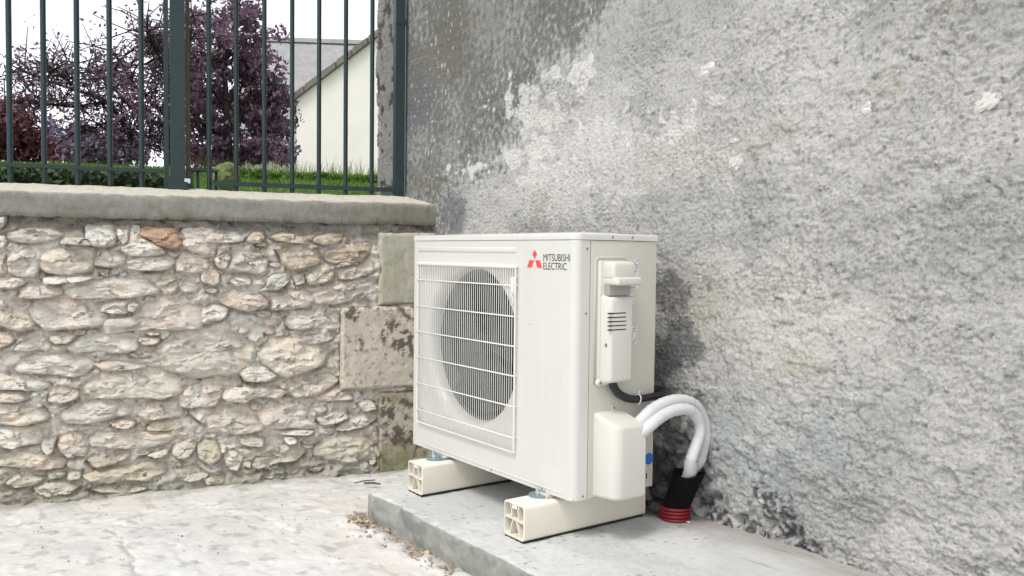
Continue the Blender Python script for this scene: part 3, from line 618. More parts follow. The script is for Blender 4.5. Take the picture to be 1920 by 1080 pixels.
# dressed corner stones
def quoin(px0, vtop, vbot, s1, seed, tone):
    s0, zt = to_sz(px0, vtop, -0.03); _, zb = to_sz(px0, vbot, -0.03)
    sa = axis_pts([(s0, s1, 0.006)]); za = axis_pts([(zb, zt, 0.006)]); A, B = np.meshgrid(sa, za, indexing='ij')
    d_ = np.minimum(np.minimum(A - s0, s1 - A), np.minimum(B - zb, zt - B))
    hq = (0.048 if tone == 1 else 0.036) + 0.0025 * fbm(A * 12, B * 12, 4, seed) - 0.014 * sst(0.011, 0.0, d_ + 0.004 * fbm(A * 22, B * 22, 3, seed + 20)) * (1 + pn(A * 40, B * 40, seed))
    pits = sst(0.28, 0.45, fbm(A * 26, B * 26, 4, seed + 1)); hq -= 0.0015 * pits
    cq = np.empty(A.shape + (3,))
    if tone == 0:
        cq[:] = (0.43, 0.415, 0.35); cq = lerp(cq, (0.36, 0.36, 0.27), 0.8 * sst(-0.1, 0.3, fbm(A * 7, B * 5, 4, seed + 3))); cq = lerp(cq, (0.42, 0.37, 0.30), 0.7 * sst(0.1, 0.4, fbm(A * 6 + 4, B * 6, 3, seed + 4)))
    else:
        cq[:] = (0.58, 0.515, 0.44) if tone == 1 else (0.34, 0.30, 0.22)
        cq = lerp(cq, (0.50, 0.46, 0.39), 0.8 * sst(0.0, 0.35, fbm(A * 6, B * 6, 4, seed + 3)))
        top = sst(zb, zt, B)
        big = fbm(A * 5.5, B * 5.5, 3, seed + 6) + (0.60 * top - 0.22 if tone == 1 else 0.42 - 0.5 * np.abs(top - 0.6))
        msk = sst(0.0, 0.35, big) * sst(-0.05, 0.22, fbm(A * 22, B * 22, 5, seed + 8, 0.65)) + 0.6 * sst(0.42, 0.55, fbm(A * 45, B * 45, 3, seed + 9))
        cq = lerp(cq, (0.085, 0.068, 0.055), 0.88 * np.clip(msk, 0, 1))
        if tone == 2: cq = lerp(cq, (0.20, 0.22, 0.11), 0.7 * sst(0.3, 0.0, top + 0.2 * fbm(A * 9, B * 9, 3, seed + 9)))
    cq = lerp(cq, (0.56, 0.50, 0.41), 0.7 * sst(0.018, 0.008, A - s0 + 0.004 * pn(B * 40, A * 40, seed)) if tone == 1 else 0.5 * sst(0.010, 0.0, np.minimum(A - s0, zt - B)))
    wv = 0.006 * fbm(A * 9 + 3, B * 9, 3, seed + 21) * sst(0.03, 0.0, d_); A = A + wv; B = B + 0.7 * wv
    na, nb = A.shape
    V = [S0 + A[..., None] * WD + hq[..., None] * WN + B[..., None] * np.array([0, 0, 1.])]
    V = V[0].reshape(-1, 3); C_ = cq.reshape(-1, 3); F = [tuple(f) for f in grid_faces(na, nb)]
    # four side faces going back into the wall
    loop = [i * nb for i in range(na)] + [(na - 1) * nb + j for j in range(1, nb)] + [i * nb + nb - 1 for i in range(na - 2, -1, -1)] + [j for j in range(nb - 2, 0, -1)]
    n0 = len(V); back = V[loop] - WN * 0.09
    V = np.vstack([V, back]); C_ = np.vstack([C_, C_[loop]])
    n_ = len(loop)
    for k in range(n_): F.append((loop[(k + 1) % n_], loop[k], n0 + k, n0 + (k + 1) % n_))
    mk('quoin', V, F, M_QUOIN, sw, smooth=False, col=C_).data.polygons.foreach_set('use_smooth', np.ones(len(F), dtype=bool))
    return
quoin(712, 436, 572, 0.016, 600, 0); quoin(639, 576, 731, 0.014, 620, 1); quoin(711, 737, 893, 0.015, 640, 2)
for o in sw.children:
    if o.name.startswith('quoin'): o.data.set_sharp_from_angle(angle=math.radians(50))
# coping: weathered concrete, its top sloping up to a ridge under the fence
prof = [(0.30, 0.985), (-0.02, 0.979), (-0.034, 0.983), (-0.036, 1.00), (-0.037, 1.03), (-0.036, 1.055), (-0.034, 1.070), (-0.026, 1.0785), (-0.012, 1.082), (0.03, 1.090), (0.10, 1.104), (0.16, 1.116), (0.217, 1.1265), (0.30, 1.122), (0.47, 1.085), (0.47, 0.985)]
fine = []
for (a, b_) in zip(prof[:-1], prof[1:]):
    n_ = max(1, int(math.hypot(b_[0] - a[0], b_[1] - a[1]) / 0.014))
    for k in range(n_): fine.append((a[0] + (b_[0] - a[0]) * k / n_, a[1] + (b_[1] - a[1]) * k / n_))
fine.append(prof[-1]); fine = np.array(fine)
sa = axis_pts([(-3.6, -1.95, 0.05), (-1.95, 0.012, 0.008)])
A, Kk = np.meshgrid(sa, np.arange(len(fine)), indexing='ij')
Q_, Z_ = fine[Kk][..., 0], fine[Kk][..., 1]
nz = 0.0035 * fbm(A * 14, (Z_ - Q_) * 14, 4, 700) + 0.0015 * fbm(A * 60, (Z_ - Q_) * 60, 3, 701)
wav = 0.004 * fbm(A * 2.3, A * 0 + 3, 3, 703)
lowchip = 0.007 * sst(0.995, 0.980, Z_) * np.maximum(0, fbm(A * 22, Z_ * 3, 3, 705) + 0.1)
Q2 = Q_ + (nz + lowchip * 1.5) * (Q_ < 0.0); Z2 = Z_ + wav + nz * (Q_ >= 0) * 0.7 + lowchip
cc = np.empty(A.shape + (3,)); cc[:] = (0.26, 0.255, 0.23)
cc = lerp(cc, (0.205, 0.195, 0.15), 0.8 * sst(-0.6, 0.0, A + 0.3 * fbm(A * 3, Z_ * 5, 3, 710)))
cc = lerp(cc, (0.20, 0.19, 0.15), 0.6 * sst(0.0, 0.4, fbm(A * 5, Z_ * 18, 4, 711)))
cc = lerp(cc, (0.62, 0.58, 0.50), 0.9 * sst(1.076, 1.083, Z_ + 0.004 * fbm(A * 12, Z_ * 12, 3, 712)))  # sky light on the sloping top painted in as a paler colour
V = S0 + A[..., None] * WD - Q2[..., None] * WN + Z2[..., None] * np.array([0, 0, 1.])
cop = mk('coping', V, grid_faces(*A.shape, flip=True), M_COPE, sw, smooth=True, col=cc)
MB().add([tuple(SQ(s, q, z)) for s in (-3.6, 0.0) for q, z in ((0.03, -0.25), (0.45, -0.25), (0.45, 1.06), (0.03, 0.975))],
         [(0, 1, 2, 3), (7, 6, 5, 4), (0, 4, 5, 1), (1, 5, 6, 2), (2, 6, 7, 3), (3, 7, 4, 0)]).build('wall_core', M_QUOIN if False else plain('wall_core_rubble', (0.12, 0.11, 0.10), 0.95), sw)

# ---- concrete slab under the unit
ys = []
pr = [(-0.243, -0.19)] + [(-0.243, z) for z in np.linspace(-0.18, -0.008, 30)] + [(-0.240, -0.0035), (-0.235, -0.0008)] + [(y, 0.0) for y in np.linspace(-0.228, 0.54, 108)]
pr = np.array(pr)
sx = axis_pts([(0, 1.25, 0.007), (1.25, 4.0, 0.08)])
T, Kk = np.meshgrid(sx, np.arange(len(pr)), indexing='ij')
Yp, Zp = pr[Kk][..., 0], pr[Kk][..., 1]
xl = -0.832 - 0.28 * np.maximum(Yp + 0.22, 0); Xp = xl + T
front = Yp < -0.2295
ez = fbm(Xp * 18, (Zp + Yp) * 18, 4, 800); chip = np.maximum(0, fbm(Xp * 26, Xp * 0 + 2, 3, 805) - 0.02)
edgew = np.exp(-((np.abs(Zp) + np.maximum(Yp + 0.235, 0)) / 0.012) ** 2)
Y2 = Yp - 0.005 * ez * front + 0.030 * chip * edgew - 0.008 * fbm(Xp * 6, Xp * 0 + 5, 2, 809) * sst(-0.19, -0.235, Yp) - 0.006 * fbm(Xp * 4, Zp * 6, 3, 801) * front
Z2 = Zp + 0.0022 * fbm(Xp * 10, Yp * 10, 4, 802) * (~front) - 0.022 * chip * edgew + 0.0006 * fbm(Xp * 70, Yp * 70, 2, 803) * (~front)
sc_ = np.empty(T.shape + (3,)); sc_[:] = (0.50, 0.51, 0.505)
sc_ = lerp(sc_, (0.58, 0.58, 0.565), 0.8 * sst(-0.1, 0.35, fbm(Xp * 3, Yp * 4, 4, 810)))
sc_ = lerp(sc_, (0.40, 0.41, 0.415), 0.35 * sst(0.3, 0.6, fbm(Xp * 16, Yp * 16, 4, 811)))
sc_ = lerp(sc_, (0.16, 0.16, 0.155), 0.7 * sst(0.62, 0.74, pn(Xp * 60, Yp * 60, 812) + 0.35 * pn(Xp * 9, Yp * 9, 814)))
sc_ = lerp(sc_, (0.28, 0.235, 0.21), 0.6 * sst(0.36, 0.48, Yp + 0.05 * fbm(Xp * 7, Yp * 7, 3, 813)))
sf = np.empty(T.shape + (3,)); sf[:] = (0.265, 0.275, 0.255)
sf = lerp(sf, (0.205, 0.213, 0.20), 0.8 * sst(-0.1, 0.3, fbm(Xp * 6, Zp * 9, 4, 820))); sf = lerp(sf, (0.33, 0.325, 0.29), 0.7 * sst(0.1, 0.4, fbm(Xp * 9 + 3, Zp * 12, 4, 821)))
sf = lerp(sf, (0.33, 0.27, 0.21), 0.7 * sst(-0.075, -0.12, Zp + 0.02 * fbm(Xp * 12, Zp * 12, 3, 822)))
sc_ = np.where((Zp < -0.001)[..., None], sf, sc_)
V = np.stack([Xp, Y2, Z2], -1).reshape(-1, 3); C_ = sc_.reshape(-1, 3)
F = grid_faces(*T.shape); n0 = len(V); nb = T.shape[1]
V = np.vstack([V, [(-0.837, -0.24, -0.19), (-1.045, 0.54, -0.19)]]); C_ = np.vstack([C_, [(0.4, 0.4, 0.38)] * 2])
F = [tuple(f) for f in F] + [tuple(range(0, nb))[::-1] + (n0 + 0,)[:0] + (n0 + 1,)]
slab = mk('concrete_slab', V, F, M_CONC, smooth=True, col=C_)
tag(slab, 'raised rough concrete slab carrying the white outdoor unit', 'slab')

# ---- crumbs of soil along the slab's foot
mb = MB()
ico = bmesh.new(); bmesh.ops.create_icosphere(ico, subdivisions=1, radius=1.0)
IV = np.array([v.co[:] for v in ico.verts]); IF = [[v.index for v in f.verts] for f in ico.faces]; ico.free()
for k in range(430):
    x = random.uniform(-0.88, 0.25); r = random.choice([0.002, 0.0025, 0.003, 0.004, 0.0045, 0.008]) * random.uniform(0.7, 1.2)
    y = -0.25 - abs(random.gauss(0, 0.035)) if x > -0.85 else random.uniform(-0.26, -0.05)
    zz = G0 + 0.015 - 0.3 * abs(y + 0.25)
    if random.random() < 0.3: x = random.gauss(-0.84, 0.05); y = random.gauss(-0.27, 0.02)
    jv = IV * (1 + 0.35 * RNG.standard_normal((len(IV), 1))) * np.array([1.2, 1, 0.7]) * r + np.array([x, y, zz + r * 0.2])
    mb.add(jv, IF)
for k in range(90):
    P = at_z(random.uniform(40, 760), random.uniform(930, 1075), -0.125); r = random.uniform(0.0015, 0.004)
    zz = G0 - 0.055 * float(sst(0, 0.85, -P[0] - 0.9)) + 0.001
    mb.add(IV * np.array([1.3, 1, 0.6]) * r + np.array([P[0], P[1], zz + r * 0.4]), IF)
tag(mb.build('loose_rubble', M_RUBBLE), 'brown crumbs of soil and gravel along the foot of the slab', 'rubble', kind='stuff')

# ================================================================== OUTDOOR UNIT
UZ = 0.1263
U = thing('outdoor_unit', (-0.475, 0.165, UZ), 'cream white heat pump outdoor unit with round fan grille and pipe cover', 'heat pump')
W_, D_, H_, CR_ = 0.95, 0.33, 0.772, 0.026
hx0, hx1, hz0, hz1 = -0.917, -0.292, 0.085, 0.692                  # opening of the front panel
FC = (-0.582, 0.409); FR = 0.264
# front panel, wrapping round the right-hand edge
arcR = [(-CR_ + CR_ * math.sin(a), CR_ - CR_ * math.cos(a)) for a in np.linspace(0, math.pi / 2, 9)]
arcL = [(-W_ + 0.006 - 0.006 * math.sin(a), 0.006 - 0.006 * math.cos(a)) for a in np.linspace(math.pi / 2, 0, 4)]
pts = [(-W_, 0.03)] + arcL + [(hx0, 0), (hx1, 0)] + arcR + [(0, 0.055)]
fp = MB()
for (a, b_) in zip(pts[:-1], pts[1:]):
    zr = [(0.0, hz0), (hz1, H_)] if (abs(a[0] - hx0) < 1e-6 and abs(b_[0] - hx1) < 1e-6) else [(0.0, hz0), (hz0, hz1), (hz1, H_)]
    for (z0, z1) in zr:
        fp.add([(a[0], a[1], UZ + z0), (b_[0], b_[1], UZ + z0), (b_[0], b_[1], UZ + z1), (a[0], a[1], UZ + z1)], [(0, 1, 2, 3)])
dep = 0.012
for (a, b_) in (((hx0, hz0), (hx1, hz0)), ((hx1, hz0), (hx1, hz1)), ((hx1, hz1), (hx0, hz1)), ((hx0, hz1), (hx0, hz0))):
    fp.add([(a[0], 0, UZ + a[1]), (b_[0], 0, UZ + b_[1]), (b_[0], dep, UZ + b_[1]), (a[0], dep, UZ + a[1])], [(0, 1, 2, 3)])
for z in (0.0, H_):
    fp.add([(-W_ + 0.004, 0.03, UZ + z), (-W_ + 0.004, 0.004, UZ + z), (-0.02, 0.004, UZ + z), (-0.004, 0.02, UZ + z), (-0.004, 0.03, UZ + z)], [(0, 1, 2, 3, 4)])
front_panel = mk('front_panel', fp.V, fp.F, M_CASE, U, smooth=True)
bm = bmesh.new(); bm.from_mesh(front_panel.data); bmesh.ops.remove_doubles(bm, verts=bm.verts[:], dist=1e-5); bm.to_mesh(front_panel.data); bm.free()
front_panel.data.polygons.foreach_set('use_smooth', np.ones(len(front_panel.data.polygons), dtype=bool)); front_panel.data.set_sharp_from_angle(angle=math.radians(35))
front_panel['label'] = 'smooth cream front panel'
# mouldings pressed into the front
def ridge(x0, x1, z0, z1, hgt=0.0018, r=0.0016):
    return MB().rbox((x0, -hgt, UZ + z0), (x1, 0.004, UZ + z1), r, 2)
ridge(-0.914, -0.294, 0.733, 0.750, 0.003, 0.0028).build('top_moulding', M_CASE, front_panel, auto=40)
ridge(-0.86, -0.05, 0.0125, 0.0165, 0.0022, 0.0018).build('bottom_moulding', M_CASE, front_panel, auto=40)
for x in (-0.172, -0.150, -0.128, -0.106, -0.084, -0.062):
    MB().add([(x - 0.004, -0.0003, UZ + 0.09), (x, -0.0011, UZ + 0.09), (x + 0.004, -0.0003, UZ + 0.09), (x - 0.004, -0.0003, UZ + 0.385), (x, -0.0011, UZ + 0.385), (x + 0.004, -0.0003, UZ + 0.385)],
             [(0, 1, 4, 3), (1, 2, 5, 4)]).build('pressed_rib', M_CASE, front_panel)
ridge(-0.225, -0.197, 0.511, 0.5145, 0.0016, 0.0014).build('pressed_mark', M_CASE, front_panel, auto=40)
# fan surround: recessed plate with bell mouth
NSEG = 96
mb = MB(); ring = []; rect = []
for k in range(NSEG):
    a = 2 * math.pi * k / NSEG; ca, sa_ = math.cos(a), math.sin(a)
    tx = (hx1 - FC[0]) / ca if ca > 1e-9 else ((hx0 - FC[0]) / ca if ca < -1e-9 else 1e9)
    tz = (hz1 - FC[1]) / sa_ if sa_ > 1e-9 else ((hz0 - FC[1]) / sa_ if sa_ < -1e-9 else 1e9)
    t_ = min(tx, tz); rect.append((FC[0] + t_ * ca, FC[1] + t_ * sa_))
V = []; F = []
layers = [('rect', dep)] + [(FR + 0.036 * (1 - math.sin(a_)), dep + 0.048 * (1 - math.cos(a_))) for a_ in np.linspace(0, math.pi / 2, 9)]
for (rr, yy) in layers:
    for k in range(NSEG):
        a = 2 * math.pi * k / NSEG
        x, z = rect[k] if rr == 'rect' else (FC[0] + rr * math.cos(a), FC[1] + rr * math.sin(a))
        V.append((x, yy, UZ + z))
for i in range(len(layers) - 1):
    for k in range(NSEG): F.append((i * NSEG + k, i * NSEG + (k + 1) % NSEG, (i + 1) * NSEG + (k + 1) % NSEG, (i + 1) * NSEG + k))
sh = mk('fan_surround', V, F, M_CASE, U, smooth=True)
cs = []
for (x, z) in ((hx0, hz0), (hx1, hz0), (hx1, hz1), (hx0, hz1)): pass
sh.data.set_sharp_from_angle(angle=math.radians(40))
# corners of the recess (the radial plate cuts them off)
for xa_, xb_ in ((hx0 - 0.005, hx0 + 0.06), (hx1 - 0.06, hx1 + 0.005)):
    for za_, zb_ in ((hz0 - 0.005, hz0 + 0.06), (hz1 - 0.06, hz1 + 0.005)):
        MB().box((xa_, dep + 0.0025, UZ + za_), (xb_, dep + 0.005, UZ + zb_)).build('surround_corner', M_CASE, sh)
MB().lathe((FC[0], dep + 0.0478, UZ + FC[1]), [(FR, 0.0), (FR, 0.105)], 96, 'y').build('fan_duct', M_DUCT, U, smooth=True)
# chamber: coil wall behind the fan
mb = MB().box((hx0 - 0.01, 0.165, UZ + 0.03), (hx1 + 0.02, 0.17, UZ + 0.72)); mb.build('coil_wall', M_DARKIN, U)
mb = MB()
for k in range(26):
    x = -0.84 + k * 0.0205; mb.box((x, 0.150, UZ + 0.14), (x + 0.003, 0.164, UZ + 0.665))
mb.build('coil_fins', plain('dull_aluminium_fins', (0.02, 0.021, 0.022), 0.6, 0.3), U)
# fan
fan = MB().lathe((FC[0], 0.060, UZ + FC[1]), [(0.0, 0.0), (0.030, 0.001), (0.046, 0.007), (0.05, 0.018), (0.05, 0.075)], 32, 'y').build('fan', M_FAN, U, auto=35)
for b_ in range(3):
    V = []; F = []; nr, na = 7, 12
    for i in range(nr):
        r = 0.045 + (0.238 - 0.045) * i / (nr - 1)
        for j in range(na):
            tt = j / (na - 1); wide = 0.95 + 0.35 * i / (nr - 1); a = b_ * 2 * math.pi / 3 + 0.5 + (tt - 0.5) * wide * 1.5 + 0.25 * i / (nr - 1)
            V.append((FC[0] + r * math.cos(a), 0.082 + (tt - 0.5) * 0.052 - 0.006 * math.sin(tt * math.pi), UZ + FC[1] + r * math.sin(a)))
    mk('blade', V, [tuple(f) for f in grid_faces(nr, na)], M_FAN, fan, smooth=True)
# wire guard
gr_y = -0.010
grille = thing('fan_guard', (0, 0, 0), 'x', 'x'); bpy.data.objects.remove(grille)
gx0, gx1, gz0, gz1 = -0.900, -0.283, 0.094, 0.686
path = [(gx0, gz0), (gx1, gz0), (gx1, gz1), (gx0, gz1)]
mb = MB()
for (a, b_) in zip(path, path[1:] + path[:1]):
    mb.tube([(a[0], gr_y, UZ + a[1]), (b_[0], gr_y, UZ + b_[1])], 0.003, 8)
for x in (gx0, gx1):
    for z in (gz0, gz1): mb.tube([(x, gr_y, UZ + z), (x, dep + 0.001, UZ + z)], 0.003, 8)
guard = mb.build('fan_guard', M_WIRE, U, auto=40)
nv = 50; dx = (gx1 - gx0) / nv
me0 = None
for k in range(1, nv):
    x = gx0 + k * dx
    if me0 is None:
        pts = [(0, dep, gz0 - 0.006), (0, gr_y + 0.004, gz0 - 0.004), (0, gr_y - 0.003, gz0 + 0.004), (0, gr_y - 0.003, gz1 - 0.004), (0, gr_y + 0.004, gz1 + 0.004), (0, dep, gz1 + 0.005)]
        o = MB().tube([(0, p[1], UZ + p[2]) for p in pts], 0.00115, 6).build('vertical_wire', M_WIRE, guard, smooth=True); me0 = o.data
    else: o = link('vertical_wire', me0, guard)
    o.location = (x, 0, 0)
for z in (0.142, 0.242, 0.340, 0.435, 0.530, 0.628):
    MB().tube([(gx0, dep, UZ + z), (gx0, gr_y + 0.002, UZ + z), (gx0 + 0.004, gr_y - 0.0055, UZ + z), (gx1 - 0.004, gr_y - 0.0055, UZ + z), (gx1, gr_y + 0.002, UZ + z), (gx1, dep, UZ + z)], 0.0024, 8).build('horizontal_wire', M_WIRE, guard, smooth=True)
MB().rbox((gx0 - 0.004, gr_y - 0.006, UZ + gz1 - 0.004), (gx1 + 0.004, dep, UZ + gz1 + 0.008), 0.004, 3).build('guard_top_bar', M_WIRE, guard, auto=40)
# clip of the guard, upper right
mb = MB().rbox((gx1 - 0.016, gr_y - 0.009, UZ + 0.60), (gx1 - 0.002, 0.0, UZ + 0.655), 0.003, 2).tube([(gx1 - 0.006, gr_y - 0.012, UZ + 0.60), (gx1 + 0.001, gr_y - 0.012, UZ + 0.59), (gx1 + 0.001, gr_y - 0.012, UZ + 0.572), (gx1 - 0.006, gr_y - 0.012, UZ + 0.566)], 0.002, 6)
mb.build('guard_clip', M_WIRE, guard, auto=40)
# cabinet behind the front
mb = MB().box((-W_ + 0.0005, 0.031, UZ + 0.0), (-W_ + 0.004, D_, UZ + H_)).box((-W_ + 0.004, D_ - 0.004, UZ), (-0.006, D_ - 0.0005, UZ + H_)).box((-W_ + 0.004, 0.006, UZ + 0.001), (-0.006, D_ - 0.005, UZ + 0.006))
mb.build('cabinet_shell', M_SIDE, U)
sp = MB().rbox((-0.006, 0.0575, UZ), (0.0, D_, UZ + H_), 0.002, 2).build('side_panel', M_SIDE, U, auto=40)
MB().box((-0.012, 0.050, UZ + 0.002), (-0.0062, 0.064, UZ + H_)).build('seam_backing', M_DARKIN, sp)
# lid
bm = bmesh.new()
out = [(-W_ - 0.001, D_ + 0.002), (-W_ - 0.001, 0.004)] + [(-W_ + 0.005, -0.002)] + [(-0.029 + 0.031 * math.sin(a), 0.029 - 0.031 * math.cos(a)) for a in np.linspace(0, math.pi / 2, 9)] + [(0.002, D_ + 0.002)]
vb = [bm.verts.new((x, y, UZ + H_ + 0.0012)) for x, y in out]; vt = [bm.verts.new((x, y, UZ + H_ + 0.021)) for x, y in out]
n_ = len(out); top = bm.faces.new(vt[::-1]); bm.faces.new(vb)
for k in range(n_): bm.faces.new((vb[k], vb[(k + 1) % n_], vt[(k + 1) % n_], vt[k]))
bmesh.ops.recalc_face_normals(bm, faces=bm.faces[:])
bmesh.ops.bevel(bm, geom=[e for e in bm.edges if all(abs(v.co.z - (UZ + H_ + 0.021)) < 1e-6 for v in e.verts)], offset=0.006, segments=4, affect='EDGES', profile=0.5)
bm.verts.index_update(); lid = MB().add([tuple(v.co) for v in bm.verts], [[v.index for v in f.verts] for f in bm.faces]).build('lid', M_CASE, U, auto=40); bm.free()
MB().add([(-0.9, 0.06, UZ + H_ + 0.0205), (-0.06, 0.06, UZ + H_ + 0.0205), (-0.06, 0.28, UZ + H_ + 0.0205), (-0.9, 0.28, UZ + H_ + 0.0205), (-0.86, 0.10, UZ + H_ + 0.026), (-0.10, 0.10, UZ + H_ + 0.026), (-0.10, 0.24, UZ + H_ + 0.026), (-0.86, 0.24, UZ + H_ + 0.026)],
         [(4, 5, 6, 7), (0, 1, 5, 4), (1, 2, 6, 5), (2, 3, 7, 6), (3, 0, 4, 7)]).build('lid_crown', M_CASE, lid)
# screws
def screw(P, axis, parent, r=0.0038):
    s = 1 if axis == 'x' else -1
    o = MB().lathe(P, [(0.0, 0.0022 * s), (r * 0.35, 0.0022 * s), (r * 0.4, 0.0012 * s), (r * 0.75, 0.002 * s), (r, 0.0004 * s), (r, -0.001 * s)], 12, axis).build('screw', M_SCREW, parent, auto=30); return o
for (y, z) in ((0.043, 0.747), (0.042, 0.556), (0.040, 0.012)): screw((0.0, y, UZ + z), 'x', front_panel)
for y in (0.141, 0.223): screw((0.002, y, UZ + H_ + 0.011), 'x', lid)
for x in (-0.42, -0.145): screw((x, 0.0, UZ + 0.0075), 'y', front_panel, 0.003)
# electrical cover on the side
mb = MB()
fr = [(0.077, 0.344), (0.077, 0.712), (0.086, 0.721), (0.192, 0.721), (0.200, 0.714), (0.200, 0.700)]
MB().tube([(0.0, y, UZ + z) for y, z in fr], 0.0028, 8).build('pressed_frame', M_SIDE, sp, smooth=True)
ec = MB().rbox((-0.002, 0.084, UZ + 0.338), (0.012, 0.199, UZ + 0.712), 0.005, 3)
ec = ec.build('electrical_cover', M_COVER, U, auto=40)
def chamf(p):
    return (p[0], p[1] + (0.014 if p[0] > 0.02 and p[1] < 0.15 else 0), p[2] + (-0.01 if p[0] > 0.02 and p[2] > UZ + 0.5 else 0) + (0.012 if p[0] > 0.02 and p[2] < UZ + 0.5 else 0))
MB().rbox((0.004, 0.088, UZ + 0.340), (0.046, 0.192, UZ + 0.612), 0.010, 4, chamf).build('cover_body', M_COVER, ec, auto=50)
MB().rbox((0.004, 0.098, UZ + 0.655), (0.056, 0.190, UZ + 0.710), 0.012, 4).build('cover_hood', M_COVER, ec, auto=50)
MB().rbox((0.004, 0.100, UZ + 0.640), (0.074, 0.199, UZ + 0.664), 0.007, 4).build('pull_handle', M_COVER, ec, auto=50)
MB().rbox((0.004, 0.102, UZ + 0.608), (0.034, 0.188, UZ + 0.642), 0.002, 2).build('grey_recess', M_GREYP, ec)
for k in range(5):
    z0 = 0.551 - k * 0.0125
    P0 = at_x(1141, 588 + k * 7.8, 0.046); P1 = at_x(1174, 587.5 + k * 7.6, 0.046)
    MB().rbox((0.040, P0[1], P0[2] - 0.0018), (0.0468, min(P1[1], 0.188), P0[2] + 0.0018), 0.0012, 2).build('vent_slot', M_DARKIN, ec)
P = at_x(1121, 648, 0.03); screw((0.031, 0.096, P[2]), 'x', ec, 0.0055)
MB().lathe((0.012, 0.085, UZ + 0.349), [(0.0, 0.008), (0.008, 0.007), (0.011, 0.002), (0.011, -0.004)], 16, 'x').build('cover_lug', M_COVER, ec, auto=40)
screw((0.020, 0.085, UZ + 0.349), 'x', ec, 0.0045)
# pipe cover
bm = bmesh.new()
ax, ay0, ay1, rr = 0.098, 0.079, 0.199, 0.034
outl = [(-0.001, ay1), (-0.001, ay0)] + [(ax - rr + rr * math.sin(a), ay0 + rr - rr * math.cos(a)) for a in np.linspace(0, math.pi / 2, 9)] + [(ax, ay1)]
vb = [bm.verts.new((x, y, UZ + 0.002 + 0.006 * (x > 0.05))) for x, y in outl]; vt = [bm.verts.new((x, y, UZ + 0.258 - 0.30 * x)) for x, y in outl]
n_ = len(outl); ft = bm.faces.new(vt); fb = bm.faces.new(vb[::-1])
for k in range(n_): bm.faces.new((vb[k], vt[k], vt[(k + 1) % n_], vb[(k + 1) % n_]))
bmesh.ops.recalc_face_normals(bm, faces=bm.faces[:])
ed = [e for e in bm.edges if (e in ft.edges or e in fb.edges) and not all(abs(v.co.x + 0.001) < 1e-5 for v in e.verts)]
bmesh.ops.bevel(bm, geom=ed, offset=0.012, segments=4, affect='EDGES', profile=0.5, clamp_overlap=True)
bm.verts.index_update(); pc = MB().add([tuple(v.co) for v in bm.verts], [[v.index for v in f.verts] for f in bm.faces]).build('pipe_cover', M_COVER, U, auto=35); bm.free()
MB().rbox((0.0, 0.148, UZ + 0.245), (0.004, 0.162, UZ + 0.276), 0.0019, 3).build('cover_lug', M_COVER, pc, auto=40)
screw((0.0045, 0.155, UZ + 0.267), 'x', pc, 0.0045)
# labels
def label(u0, v0, u1, v1, rows, seed):
    a = at_x(u0, v0, 0.0006); b_ = at_x(u1, v1, 0.0006); y0, y1, z0, z1 = a[1], b_[1], b_[2], a[2]
    lb = MB().box((0.0002, y0, z0), (0.0007, y1, z1)).build('rating_label', M_LABEL, sp)
    rnd = random.Random(seed); mb = MB(); hgt_ = (z1 - z0) / rows
    for r in range(rows):
        y = y0 + 0.003
        while y < y1 - 0.006:
            ln = rnd.uniform(0.002, 0.011)
            if rnd.random() < 0.72: mb.box((0.0007, y, z1 - (r + 0.72) * hgt_), (0.0010, min(y + ln, y1 - 0.002), z1 - (r + 0.35) * hgt_))
            y += ln + rnd.uniform(0.001, 0.003)
    mb.build('small_print', M_INK, lb)
label(1181, 486, 1197, 541, 13, 1); label(1179, 549, 1188, 570, 5, 2); label(1176, 610, 1193, 649, 9, 3)
MB().lathe((0.0004, 0.311, UZ + 0.089), [(0.0, 0.0008), (0.0185, 0.0008), (0.0185, 0.0)], 32, 'x').build('round_sticker', M_BLUE, sp)
MB().box((0.0, 0.3, UZ + 0.028), (0.001, 0.304, UZ + 0.044)).build('drain_slot', M_DARKIN, sp)
MB().rbox((0.0, 0.236, UZ + 0.279), (0.010, 0.256, UZ + 0.301), 0.002, 2).build('cable_clamp', M_GALV, sp)
# print on the front: three diamonds and two lines of lettering
def diamond(pts, name):
    V = [(x, -0.0008, UZ + z) for x, z in pts]; mk(name, V + [(v[0], 0.0, v[2]) for v in V], [(0, 1, 2, 3), (0, 4, 5, 1), (1, 5, 6, 2), (2, 6, 7, 3), (3, 7, 4, 0)], M_RED, logo)
logo = MB().box((-0.2355, -0.00025, UZ + 0.684), (-0.0235, 0.0, UZ + 0.744)).build('maker_mark', M_CASE, front_panel)
cx, zA, zB, zC = -0.1965, 0.743, 0.713, 0.687
hw = 0.0118
diamond([(cx, zA), (cx - hw, (zA + zB) / 2 + 0.0005), (cx, zB), (cx + hw, (zA + zB) / 2 + 0.0005)], 'logo_diamond')
diamond([(cx - 0.0025, zB - 0.003), (cx - 0.0265, zB - 0.003), (cx - 0.038, zC), (cx - 0.014, zC)], 'logo_diamond')
diamond([(cx + 0.0025, zB - 0.003), (cx + 0.0265, zB - 0.003), (cx + 0.038, zC), (cx + 0.014, zC)], 'logo_diamond')
